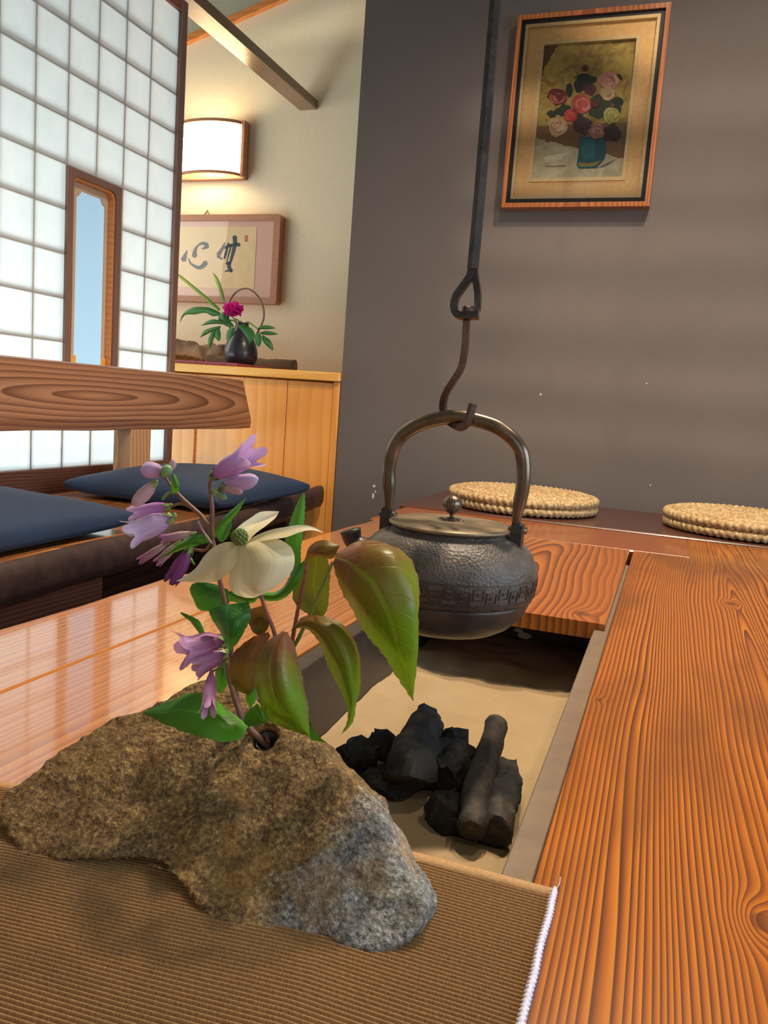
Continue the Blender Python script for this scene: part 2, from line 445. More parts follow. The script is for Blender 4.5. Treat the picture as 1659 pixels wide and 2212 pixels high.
def sandm():
    g = G('hearth_sand'); n = g.noise(scale=900, detail=2); b = g.noise(scale=14, detail=3)
    c = g.mix(b, srgb(156, 132, 98), srgb(174, 150, 114)); c = g.mix(g.ramp(n, [(.35, (1, 1, 1, 1)), (.5, (0, 0, 0, 1))])*.3, c, srgb(140, 116, 84))
    return g.done(g.pbr(c, .95, g.bump(n, .4, .0006)))
M_['sand'] = sandm()
def coalm():
    g = G('charcoal'); n = g.noise(scale=60, detail=5, rough=.7); v = g.noise(scale=22, detail=3)
    c = g.ramp(n, [(.3, srgb(14, 13, 13)), (.55, srgb(38, 35, 33)), (.75, srgb(84, 76, 66))])
    c = g.mix(g.ramp(v, [(.5, (0, 0, 0, 1)), (.72, (1, 1, 1, 1))])*.5, c, srgb(92, 80, 62))
    return g.done(g.pbr(c, .75, g.bump(n, .7, .003)))
M_['coal'] = coalm()
def matm():
    g = G('ribbed_cotton'); x, y, z = g.sep(g.tc())
    w = g.noise(g.vec(x*1400.0, y*500.0, 0.0), 1, 1); n = g.noise(scale=9, detail=3)
    c = g.mix(n, srgb(146, 110, 64), srgb(166, 128, 78)); c = g.mix(g.ramp(w, [(.35, (1, 1, 1, 1)), (.6, (0, 0, 0, 1))])*.45, c, srgb(92, 64, 34))
    return g.done(g.pbr(c, .9, g.bump(w, .5, .0006), sheen=.2))
M_['mat'] = matm()
M_['hem'] = plain('cotton_hem', (176, 136, 92), .9, .15, 400, .4)
M_['stitch'] = plain('lilac_thread', (206, 204, 226), .85, .15, 500, .5)
def rope():
    g = G('straw_rope'); n = g.noise(scale=120, detail=4); b = g.noise(scale=7)
    c = g.ramp(n, [(.3, srgb(146, 112, 70)), (.5, srgb(182, 150, 104)), (.7, srgb(216, 190, 146))])
    return g.done(g.pbr(c, .8, g.bump(n, .5, .001)))
M_['rope'] = rope()
def leafm(name, base, tip, edgec, under, rough=.36, vein=.12, gloss=.3, lo=.2, hi=.7):
    g = G(name); u, v, w = g.sep(g.tc('UV')); n = g.noise(scale=60, detail=3)
    fac = g.ramp(u+(n-.5)*.5, [(lo, (0, 0, 0, 1)), (hi, (1, 1, 1, 1))])
    c = g.mix(fac, srgb(*base), srgb(*tip))
    e = g.m('ABSOLUTE', v-.5)*2.0
    c = g.mix(g.ramp(e+(n-.5)*.15, [(.86, (0, 0, 0, 1)), (.99, (1, 1, 1, 1))])*.7, c, srgb(*edgec))
    # side veins run forward from the midrib
    vv = g.m('ABSOLUTE', g.m('SINE', (u*1.0-e*.28)*42.0))
    vl = g.ramp(vv, [(.0, (1, 1, 1, 1)), (.18, (0, 0, 0, 1))]); mid = g.ramp(e, [(.02, (1, 1, 1, 1)), (.07, (0, 0, 0, 1))])
    c = g.mix(vl*vein, c, srgb(*[min(255, k*1.3+14) for k in tip])); c = g.mix(mid*.28, c, srgb(*[min(255, k*1.25+20) for k in tip]))
    bf = g.n('ShaderNodeNewGeometry')
    b = g.pbr(c, rough, g.bump(vl*-.6+mid*-1.0+n*.5, .35, .001), spec=.4)
    t = g.n('ShaderNodeBsdfTranslucent'); g.put(t.inputs[0], g.mix(.5, c, srgb(*under)))
    mx = g.n('ShaderNodeMixShader'); mx.inputs[0].default_value = .25
    g.nt.links.new(b.k, mx.inputs[1]); g.nt.links.new(t.outputs[0], mx.inputs[2])
    return g.done(V(g, mx.outputs[0]))
M_['dogleaf'] = leafm('dogwood_leaf', (132, 78, 48), (112, 150, 20), (140, 84, 60), (120, 150, 30), lo=.12, hi=.62)
M_['dogleaf_brown'] = leafm('dogwood_leaf_bronze', (134, 80, 50), (116, 92, 34), (126, 70, 46), (120, 110, 30))
M_['dogleaf_yellow'] = leafm('dogwood_leaf_young', (128, 116, 40), (140, 148, 44), (150, 104, 60), (140, 150, 40))
M_['penleaf'] = leafm('penstemon_leaf', (66, 128, 44), (84, 152, 30), (90, 150, 60), (90, 150, 40))
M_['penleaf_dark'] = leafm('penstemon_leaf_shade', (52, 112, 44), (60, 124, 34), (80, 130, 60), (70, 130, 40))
M_['peonyleaf'] = leafm('peony_leaf', (58, 116, 50), (72, 132, 66), (56, 110, 60), (60, 120, 50), vein=.1)
M_['blade'] = leafm('grass_blade', (96, 140, 40), (170, 196, 90), (120, 160, 60), (150, 190, 80), vein=.0)
def petalm(name, a, b, stripe=None, rough=.5, tr=.3, n_str=9.0, s_amt=.4):
    g = G(name); u, v, w = g.sep(g.tc('UV')); n = g.noise(scale=90, detail=3)
    c = g.mix(g.ramp(u+(n-.5)*.35, [(.1, (0, 0, 0, 1)), (.85, (1, 1, 1, 1))]), srgb(*a), srgb(*b))
    s = g.ramp(g.m('ABSOLUTE', g.m('SINE', v*(n_str*PI))), [(.0, (1, 1, 1, 1)), (.3, (0, 0, 0, 1))])
    if stripe: c = g.mix(s*s_amt, c, srgb(*stripe))
    p = g.pbr(c, rough, g.bump(s*-.5+n, .2, .0006), spec=.3)
    t = g.n('ShaderNodeBsdfTranslucent'); g.put(t.inputs[0], c)
    mx = g.n('ShaderNodeMixShader'); mx.inputs[0].default_value = tr
    g.nt.links.new(p.k, mx.inputs[1]); g.nt.links.new(t.outputs[0], mx.inputs[2])
    return g.done(V(g, mx.outputs[0]))
M_['bract'] = petalm('cream_bract', (226, 216, 170), (238, 230, 196), (206, 196, 150), n_str=7.0, s_amt=.25)
M_['purple'] = petalm('purple_petal', (188, 120, 196), (216, 184, 234), (168, 112, 186))
M_['lilac'] = petalm('lilac_petal', (204, 168, 212), (222, 204, 240), (176, 134, 200))
M_['mauve'] = petalm('mauve_petal', (176, 100, 164), (212, 160, 208), (240, 214, 232))
M_['pinkbud'] = petalm('pink_bud', (216, 180, 182), (220, 186, 200), (190, 144, 160))
M_['wilted'] = petalm('wilted_petal', (150, 70, 140), (120, 56, 120), (190, 150, 150))
M_['palewilt'] = petalm('pale_wilted_petal', (206, 184, 170), (170, 110, 160), (140, 90, 130))
M_['peony'] = petalm('peony_petal', (170, 10, 96), (232, 40, 150), (140, 0, 80), s_amt=.15)
M_['calyx'] = plain('green_calyx', (120, 138, 70), .5, .3, 200, .3)
M_['budgreen'] = plain('green_bud', (132, 176, 120), .45, .2, 200, .2)
M_['stem_brown'] = plain('brown_stem', (126, 92, 74), .5, .2, 160, .3)
M_['stem_red'] = plain('red_stem', (150, 90, 80), .45, .15, 200, .2)
M_['stem_green'] = plain('green_stem', (120, 140, 70), .45, .2, 200, .2)
M_['center'] = plain('flower_head_green', (104, 124, 56), .7, .35, 600, .4)
M_['vase'] = plain('dark_bronze_vase', (44, 40, 46), .35, .2, 40, .1, coat=.3)
M_['drift'] = wood('driftwood', (190, 156, 118), (156, 126, 96), (92, 74, 58), along='x', cross='z', freq=26, wob=.06, seed=3.9, rough=.8, coat=0, bump=.6)
M_['redlac'] = plain('red_lacquer', (150, 56, 58), .35, .1, 20, 0)
M_['ink'] = plain('blue_black_ink', (58, 66, 72), .8, .12, 60, 0)
M_['seal'] = plain('red_seal', (200, 112, 84), .8, .15, 300, 0)
M_['pinkmat'] = plain('pink_silk_mount', (216, 174, 152), .85, .04, 200, .1)
M_['goldpaper'] = plain('aged_paper', (228, 198, 148), .85, .05, 30, .05)
M_['frame_wood'] = wood('picture_frame_wood', (190, 116, 62), (170, 98, 50), (130, 70, 36), along='z', cross='x', freq=90, seed=5.9, rough=.4, coat=.3)
M_['frame_pink'] = plain('calligraphy_frame_wood', (172, 120, 88), .45, .1, 60, .1)
M_['black'] = plain('black_fillet', (34, 32, 36), .4, .1, 30, 0)
M_['gold'] = plain('gilded_slip', (236, 196, 132), .4, .08, 90, .1, metal=.1)
M_['gilt'] = plain('pale_gilt', (232, 206, 156), .4, .08, 120, .1, metal=.1)
M_['cord'] = plain('hanging_cord', (110, 96, 80), .8)
M_['brasslamp'] = plain('white_reflector', (240, 236, 226), .4)

# ================================================================== THE SETTING
def wbox(name, x0, x1, y0, y1, z0, z1, mat, label, b=.0):
    v, f = box(x0, x1, y0, y1, z0, z1, .0005)
    o = obj(name, v, f, mat, base=((x0+x1)/2, (y0+y1)/2, z0)); struct(o, label); return o
CEIL = 2.0
wbox('floor', -2.75, 2.0, -1.9, 3.35, -T-.05, -T, M_['floor'], 'dark brown boarded floor under the benches and hearth table')
wd = wbox('wall_back', -1.055, 2.0, 2.52, 3.35, -T, CEIL, M_['dark'], 'dark grey brown cloth covered wall behind the hearth')
wl = wbox('wall_alcove', -2.75, -1.055, 3.2, 3.35, -T, CEIL, M_['cream'], 'cream plaster wall behind the cabinet with lamp and calligraphy')
# right wall with a window, rear wall with a window
def wall_hole(name, axis, pos, thick, a0, a1, h0, h1, mat, label):
    lo, hi = (-1.9, 3.35) if axis == 'x' else (-2.75, 2.0)
    outer = [(lo, -T), (hi, -T), (hi, CEIL), (lo, CEIL)]; hole = [(a0, h0), (a0, h1), (a1, h1), (a1, h0)]
    fn = (lambda u, v, w: (w, u, v)) if axis == 'x' else (lambda u, v, w: (u, w, v))
    v, f = slab([outer, hole], fn, pos, pos+thick)
    o = obj(name, v, f, mat); struct(o, label); return o
wall_hole('wall_right', 'x', 1.9, .1, -.3, 1.7, .2, 1.3, M_['cream'], 'cream plaster wall with a wide window on the right of the hearth')
wall_hole('wall_rear', 'y', -1.9, .1, -.3, 1.4, .4, 1.5, M_['cream'], 'cream plaster wall with a window behind the photographer')
wall_hole('wall_left', 'x', -2.75, .08, .15, 2.95, -.35, 1.42, M_['cream'], 'cream plaster outer wall with a wide window beyond the paper screen')
# window bars
def winbars(nm, axis, pos, a0, a1, h0, h1, na, nh, label):
    t = thing(nm, label, 'window', ((pos, (a0+a1)/2, h0) if axis == 'x' else ((a0+a1)/2, pos, h0)))
    t['kind'] = 'structure'
    for i in range(na+1):
        a = a0+(a1-a0)*i/na
        v, f = box(pos-.015, pos+.015, a-.012, a+.012, h0, h1) if axis == 'x' else box(a-.012, a+.012, pos-.015, pos+.015, h0, h1)
        obj('mullion', v, f, M_['frame_brown'], t)
    for i in range(nh+1):
        h = h0+(h1-h0)*i/nh
        v, f = box(pos-.013, pos+.013, a0, a1, h-.012, h+.012) if axis == 'x' else box(a0, a1, pos-.013, pos+.013, h-.012, h+.012)
        obj('muntin', v, f, M_['frame_brown'], t)
winbars('window_1', 'x', 1.78, -.3, 1.7, .2, 1.3, 4, 2, 'wooden barred window in the right wall')
winbars('window_2', 'y', -1.66, -.3, 1.4, .4, 1.5, 3, 4, 'wooden barred window in the rear wall')
for k in range(6):
    v, f = box(-.3, 1.4, -1.79, -1.77, .50+.19*k, .585+.19*k, .002); obj('slat', v, f, M_['frame_brown'], bpy.data.objects['window_2'])
# ceilings: flat over the hearth, sloping over the alcove side
v, f = box(-.75, 2.0, -1.9, 3.35, CEIL, CEIL+.06); o = obj('ceiling', v, f, M_['ceil']); struct(o, 'grey green flat ceiling above the hearth')
sl = lambda x: 1.762+.294*(x+2.19)
v = [(-2.75, -1.9, sl(-2.75)), (-.6, -1.9, sl(-.6)), (-.6, 3.3, sl(-.6)), (-2.75, 3.3, sl(-2.75))]
v += [(a, b, c+.05) for a, b, c in v]
o = obj('ceiling_slope', v, [(0, 1, 2, 3), (4, 5, 6, 7), (0, 1, 5, 4), (1, 2, 6, 5), (2, 3, 7, 6), (3, 0, 4, 7)], M_['ceil']); struct(o, 'grey green sloping ceiling above the cream alcove wall')
pts = [(-2.7, sl(-2.7)), (-1.0, sl(-1.0)), (-1.0, sl(-1.0)-.028), (-2.7, sl(-2.7)-.028)]
v, f = slab([pts], lambda u, v, w: (u, w, v), 3.175, 3.2); o = obj('trim_1', v, f, M_['orange']); struct(o, 'orange wooden trim under the sloping ceiling')
v, f = box(-1.605, -1.524, 2.20, 3.199, 1.448, 1.484, .002); o = obj('tie_beam', v, f, M_['beam'], base=(-1.565, 2.7, 1.448)); tag(o, 'brown wooden beam running from the paper screen to the cream wall', 'beam')
# paint chips on the dark wall
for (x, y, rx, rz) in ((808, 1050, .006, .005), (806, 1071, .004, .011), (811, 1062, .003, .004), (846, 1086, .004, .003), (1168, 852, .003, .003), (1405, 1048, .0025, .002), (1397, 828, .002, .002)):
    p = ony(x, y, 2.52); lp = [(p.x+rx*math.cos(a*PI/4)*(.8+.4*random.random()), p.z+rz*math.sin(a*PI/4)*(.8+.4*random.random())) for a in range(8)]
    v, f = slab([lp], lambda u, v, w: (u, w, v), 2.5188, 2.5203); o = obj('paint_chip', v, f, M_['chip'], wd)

# ================================================================== PAPER SCREEN
XS = -1.55; ST = .1131; Y0 = 1.5485
sc = thing('paper_screen', 'tall white paper screen with square lattice beside the bench', 'screen', (XS, 1.4, -T))
ya, yb = .33, 2.245; za, zb = .034, 1.40
v, f = box(XS-.0012, XS, ya, yb, za, zb, 0)
# the paper is left out where the small window is set in
iy0, iy1, iz0, iz1 = 1.770, 1.988, .262, .818
v, f = slab([[(ya, za), (yb, za), (yb, zb), (ya, zb)], [(iy0, iz0), (iy0, iz1), (iy1, iz1), (iy1, iz0)]], lambda u, v, w: (w, u, v), XS-.0009, XS)
# single thin sheet with the window cut out
ls = [[(ya, za), (yb, za), (yb, zb), (ya, zb)], [(iy0, iz0), (iy0, iz1), (iy1, iz1), (iy1, iz0)]]
tri = tessellate_polygon([[Vector((a, b, 0)) for a, b in l] for l in ls]); fl = [p for l in ls for p in l]
obj('paper', [(XS, a, b) for a, b in fl], [tuple(t) for t in tri], M_['paper'], sc)
KB0, KB1 = XS-.0105, XS-.0015
k = -11
while True:
    y = Y0+ST*k; k += 1
    if y < ya+.02: continue
    if y > yb-.02: break
    if abs(y-1.879) < .03:
        for z0, z1 in ((za, iz0), (iz1, zb)):
            v, f = box(KB0, KB1, y-.0032, y+.0032, z0, z1, .0005); obj('lattice_bar', v, f, M_['kumiko'], sc)
    else:
        v, f = box(KB0, KB1, y-.0032, y+.0032, za, zb, .0005); obj('lattice_bar', v, f, M_['kumiko'], sc)
for k in range(-3, 10):
    z = 1.0475-ST*k
    if z < za+.03 or z > zb-.03: continue
    spans = ((ya, yb),) if not (iz0 < z < iz1) else ((ya, iy0), (iy1, yb))
    for s0, s1 in spans:
        v, f = box(KB0-.004, KB1, s0, s1, z-.0032, z+.0032, .0005); obj('lattice_rail', v, f, M_['kumiko'], sc)
v, f = box(XS-.03, XS+.012, 2.243, 2.274, -.06, 1.438, .002); obj('stile', v, f, M_['frame_brown'], sc)
v, f = box(XS-.03, XS+.012, ya-.03, ya, -.06, 1.438, .002); obj('stile', v, f, M_['frame_brown'], sc)
v, f = box(XS-.03, XS+.012, ya, 2.243, 1.40, 1.438, .002); obj('top_rail', v, f, M_['rail_brown'], sc)
v, f = box(XS-.03, XS+.02, ya-.03, 2.274, -.045, .034, .002); obj('bottom_rail', v, f, M_['rail_brown'], sc)
v, f = box(XS-.025, XS+.008, ya-.03, 2.274, -T, -.045, .002); obj('kick_board', v, f, M_['darkunder'], sc)
# the little window in the screen
fnx = lambda u, v, w: (w, u, v)
v, f = slab([[(iy0, iz0), (iy1, iz0), (iy1, iz1), (iy0, iz1)], list(reversed(rrect(1.793, 1.966, .285, .800, .022)))], fnx, XS-.028, XS+.008)
wf = obj('window_frame', v, f, M_['frame_brown'], sc)
v, f = slab([rrect(1.7925, 1.9665, .2845, .8005, .022), list(reversed(rrect(1.799, 1.960, .291, .794, .018)))], fnx, XS-.017, XS+.002)
obj('window_reveal', v, f, M_['orange'], wf)
def notched(a0, a1, h0, h1, n):
    out = []
    for cx, cy, s in ((a1, h1, 0), (a0, h1, 1), (a0, h0, 2), (a1, h0, 3)):
        dx = (-1, 1, 1, -1)[s]; dy = (-1, -1, 1, 1)[s]
        arc = [(cx+dx*n*(1-math.sin(t*PI/8)*.55)*1.0, cy+dy*n*(math.cos(t*PI/8)*.0+math.sin(t*PI/8)*.55)) for t in range(5)]
        p = [(cx, cy+dy*n), (cx+dx*n*.25, cy+dy*n), (cx+dx*n*.5, cy+dy*n*.8), (cx+dx*n*.8, cy+dy*n*.5), (cx+dx*n, cy+dy*n*.25), (cx+dx*n, cy)]
        if s in (1, 3): p = list(reversed(p))
        out += p
    return out
v, f = slab([rrect(1.79, 1.982, .275, .806, .01), list(reversed(notched(1.833, 1.950, .296, .775, .017)))], fnx, XS-.0215, XS-.0175)
obj('scalloped_board', v, f, M_['tan'], wf)
v, f = slab([[(1.79, .275), (1.982, .275), (1.982, .81), (1.79, .81)]], fnx, XS-.0245, XS-.0235)
obj('pane', v, f, M_['frost'], wf)
v, f = box(XS-.0172, XS-.012, 1.80, 1.838, .291, .338); obj('sunlit_block', v, f, M_['cabtop'], wf)  # lighter colour paints in the sunlit foot of the board
v, f = box(XS-.0172, XS-.012, 1.943, 1.9595, .291, .338); obj('sunlit_block', v, f, M_['cabtop'], wf)

# ================================================================== CABINET
cb = thing('cabinet', 'low orange veneered cabinet under the cream wall', 'cabinet', (-1.6, 2.85, -T))
v, f = box(-2.62, -1.058, 2.545, 3.19, -T, .326); obj('carcass', v, f, M_['cab'], cb)
v, f = box(-2.64, -1.056, 2.505, 3.195, .328, .3575, .003); obj('top', v, f, M_['cabtop'], cb)
for a, b in ((-2.6, -2.07), (-2.06, -1.617), (-1.604, -1.2565), (-1.2535, -1.083)):
    v, f = box(a, b, 2.523, 2.5445, -T+.06, .322, .0015); obj('door', v, f, M_['cab'], cb)
v, f = box(-1.0815, -1.0585, 2.519, 2.5445, -T, .327, .001); obj('stile', v, f, M_['cab'], cb)
v, f = box(-1.6155, -1.6055, 2.530, 2.5445, -T+.06, .322, .0005); obj('gap_strip', v, f, M_['orange'], cb)

# ================================================================== WALL LAMP
lm = thing('wall_lamp', 'lit wall lamp with curved cream shade on the cream wall', 'lamp', (-2.0, 3.19, 1.16))
v, f = box(-2.175, -1.835, 3.17, 3.1995, 1.172, 1.405, .003); obj('back_plate', v, f, M_['frame_pink'], lm)
arc = [(-2.0+.158*math.cos(PI*k/24), 3.17-.085*math.sin(PI*k/24)) for k in range(25)]
v = [(x, y, z) for z in (1.19, 1.385) for x, y in arc]
obj('shade', v, [(k, k+1, k+26, k+25) for k in range(24)], M_['lamp'], lm, True)
for z, h in ((1.386, .012), (1.180, .009)):
    lo = [(-2.0+.163*math.cos(PI*k/24), 3.172-.09*math.sin(PI*k/24)) for k in range(25)]
    inn = [(-2.0+.15*math.cos(PI*k/24), 3.172-.076*math.sin(PI*k/24)) for k in range(25)]
    v, f = slab([lo+list(reversed(inn))], lambda u, v, w: (u, v, w), z, z+h); obj('shade_ring', v, f, M_['frame_pink'], lm)
for s in (-1.842, -2.174):
    v, f = box(s, s+.016, 3.14, 3.17, 1.176, 1.40, .002); obj('side_rail', v, f, M_['frame_pink'], lm)
v, f = tube([(-2.0, 3.13, 1.22), (-2.0, 3.13, 1.35)], .018, 12); 
bulb = G('bulb'); e = bulb.n('ShaderNodeEmission'); e.inputs[0].default_value = (1, .78, .45, 1); e.inputs[1].default_value = 110
obj('bulb', v, f, bulb.done(V(bulb, e.outputs[0])), lm, True)

# ================================================================== CALLIGRAPHY
YC = 3.165
q = lambda p: ony(*c2(p), YC)
ca = thing('calligraphy_frame', 'framed brush calligraphy hanging below the wall lamp', 'picture', (-2.05, 3.19, .65))
x1 = q((1045, 500)).x; zt = q((1000, 172)).z; zb_ = q((1000, 938)).z; x0 = x1-.86; fw = .030
v, f = slab([rrect(x0, x1, zb_, zt, .012), list(reversed(rrect(x0+fw, x1-fw, zb_+fw*.8, zt-fw*.8, .006)))], lambda u, v, w: (u, w, v), YC-.012, 3.1995); obj('frame', v, f, M_['frame_pink'], ca)
v, f = box(x0+fw*.5, x1-fw*.5, YC+.008, YC+.012, zb_+fw*.5, zt-fw*.5, 0); obj('mount', v, f, M_['pinkmat'], ca)
px1 = q((832, 500)).x; pz1 = q((800, 272)).z; pz0 = q((800, 805)).z
v, f = box(x0+.13, px1, YC+.0062, YC+.0078, pz0, pz1, 0); pap = obj('paper_panel', v, f, M_['goldpaper'], ca)
def brush(pts, w):
    n = 22
    c = cr([Vector((a, b, 0)) for a, b in pts], n); ww = cr([Vector((x, 0, 0)) for x in w], n)
    L = []; R = []
    for i in range(n+1):
        t = (c[min(i+1, n)]-c[max(i-1, 0)]).normalized(); nn = Vector((-t.y, t.x, 0)); k = max(ww[i].x, 2)*.5
        L.append(c[i]+nn*k); R.append(c[i]-nn*k)
    st = c[0]-(c[1]-c[0]).normalized()*ww[0].x*.35; en = c[n]+(c[n]-c[n-1]).normalized()*ww[n].x*.35
    b = B()
    vs = [st]+[p for pr in zip(L, R) for p in pr]+[en]
    fs = [(0, 2, 1)]+[(1+2*i, 2+2*i, 4+2*i, 3+2*i) for i in range(n)]+[(1+2*n, 2+2*n, 3+2*n)]
    m = len(vs)
    vv = [ony(*c2((p.x, p.y)), YC+.0061) for p in vs]
    return vv, fs
ST1 = [([(252, 480), (240, 515), (222, 560)], [12, 34, 50]), ([(265, 545), (282, 585), (318, 612), (358, 625), (395, 605), (412, 580)], [8, 14, 22, 30, 44, 46]),
       ([(318, 528), (318, 495), (332, 455), (362, 425), (395, 418), (425, 432)], [46, 30, 16, 20, 26, 40]), ([(428, 440), (400, 458), (378, 462)], [40, 26, 10])]
ST2 = [([(575, 415), (550, 470), (520, 515)], [14, 36, 40]), ([(515, 525), (535, 540), (556, 552)], [30, 26, 14]), ([(540, 470), (590, 448), (640, 432), (700, 428)], [16, 26, 24, 34]),
       ([(660, 360), (662, 420), (648, 490), (625, 570), (612, 600)], [40, 34, 34, 34, 20]), ([(607, 415), (590, 480), (572, 545)], [16, 22, 20]), ([(632, 425), (612, 500), (592, 575)], [12, 16, 10]),
       ([(590, 590), (612, 588), (612, 620), (632, 652)], [24, 34, 28, 30]), ([(578, 658), (605, 650), (636, 658)], [12, 18, 20])]
for stx in (ST1, ST2):
    for pts, w in stx:
        vv, fs = brush(pts, w); obj('brush_stroke', vv, fs, M_['ink'], pap)
a = q((740, 345)); b = q((766, 402))
v, f = box(a.x, b.x, YC+.0055, YC+.0061, b.z, a.z, 0); obj('seal_stamp', v, f, M_['seal'], pap)
v, f = [(x0+fw*.6, YC-.003, zb_+fw*.6), (x1-fw*.6, YC-.003, zb_+fw*.6), (x1-fw*.6, YC-.003, zt-fw*.6), (x0+fw*.6, YC-.003, zt-fw*.6)], [(0, 1, 2, 3)]; obj('glass', v, f, M_['glass'], ca)
v, f = tube([(q((400, 165)).x-.02, 3.19, zt-.002), (q((400, 165)).x, 3.19, zt+.026), (q((400, 165)).x+.012, 3.19, zt-.002)], .003, 6); obj('hanging_loop', v, f, M_['cord'], ca)

# ================================================================== VASE OF PEONY AND WHAT LIES ON THE CABINET
YV = 2.72
def q2(p, d=0.0): return ony(*c2(p), YV+d)
v, f = box(q2((330, 1400)).x, q2((900, 1450)).x, 2.53, 2.79, .3580, .3705, .002)
o = obj('lacquer_board', v, f, M_['redlac'], base=(-1.6, 2.64, .358)); tag(o, 'flat red lacquer board under the dark vase', 'board')
def log(name, pts, rads, label, seg=20, amp=.30):
    P = cr(pts, 40); Rr = cr([(r, 0, 0) for r in rads], 40)
    v, f = tube(P, [r.x for r in Rr], seg)
    v = [p+Vector(noise.noise_vector(p*22))*rads[0]*amp+Vector(noise.noise_vector(p*60))*rads[0]*amp*.4 for p in v]
    o = obj(name, v, f, M_['drift'], None, True, base=P[20]-Vector((0, 0, rads[0]))); tag(o, label, 'driftwood', 'driftwood on the cabinet'); return o
log('driftwood_log', [(-2.25, 2.95, .426), (-2.0, 2.95, .426), (-1.88, 2.95, .420), (-1.80, 2.94, .420), (-1.74, 2.93, .426)], [.058, .056, .050, .040, .030], 'thick knotted grey driftwood log behind the dark vase')
log('driftwood_stick', [(-1.78, 2.86, .385), (-1.6, 2.865, .382), (-1.40, 2.87, .384)], [.026, .024, .026], 'straight dark wood billet lying right of the vase on the cabinet', 12, .1)
vz = thing('flower_vase', 'dark round bronze vase with a thin arched handle on the cabinet', 'vase', (-1.56, YV, .3710))
vc = q2((715, 1300)); vx = vc.x; 
prof = [(.035, .3710), (.052, .3745), (.062, .395), (.063, .42), (.056, .45), (.042, .48), (.028, .505), (.024, .520), (.026, .527), (.020, .527), (.018, .505)]
v, f = lathe(prof, (vx, YV, 0), 32); obj('vase_body', v, f, M_['vase'], vz, True)
hp = [q2(p) for p in ((628, 1180), (600, 1000), (630, 885), (700, 815), (780, 808), (850, 860), (900, 950), (908, 1050), (885, 1120), (850, 1190))]
v, f = tube(cr(hp, 40), .0035, 8); obj('handle', v, f, M_['stem_brown'], vz, True)
pe = thing('peony_stem', 'magenta peony with green leaves standing in the dark vase', 'flower', (vx, YV, .50))
pc = q2((648, 985), -.03)
def petal(c, dirv, L, wd_, cup):
    dirv = Vector(dirv).normalized(); a = Vector((0, 0, 1)) if abs(dirv.z) < .9 else Vector((1, 0, 0))
    s = dirv.cross(a).normalized(); n = s.cross(dirv)
    v = []; uv = []; f = []; nu, nv = 6, 6
    for i in range(nu+1):
        t = i/nu
        for k in range(nv+1):
            w = (k/nv-.5)*2
            ww = wd_*(math.sin(PI*min(t*.85+.08, 1))**.6)
            v.append(Vector(c)+dirv*L*t+s*ww*w+n*(cup*(t*t-.2)+wd_*.5*w*w-wd_*.25)); uv.append((t, k/nv))
    for i in range(nu):
        for k in range(nv):
            q_ = i*(nv+1)+k; f.append((q_, q_+1, q_+nv+2, q_+nv+1))
    return v, f, uv
b = B()
for r_, n_, L_, tl in ((.0, 5, .026, .9), (.2, 7, .032, .55), (.4, 9, .036, .2), (.6, 9, .034, -.15), (.8, 8, .03, -.5)):
    for k in range(n_):
        an = 2*PI*k/n_+r_*5
        d = Vector((math.cos(an), math.sin(an)*.9, tl+.15*random.random()))
        v, f, uv = petal(pc+d*.004, d, L_, .016, .010*random.choice((1, -1))); b.add(v, f, uv)
v, f = ball(pc, .024, 16, 10); b.add(v, f)
obj('peony_bloom', b.v, b.f, M_['peony'], pe, True, b.uv)
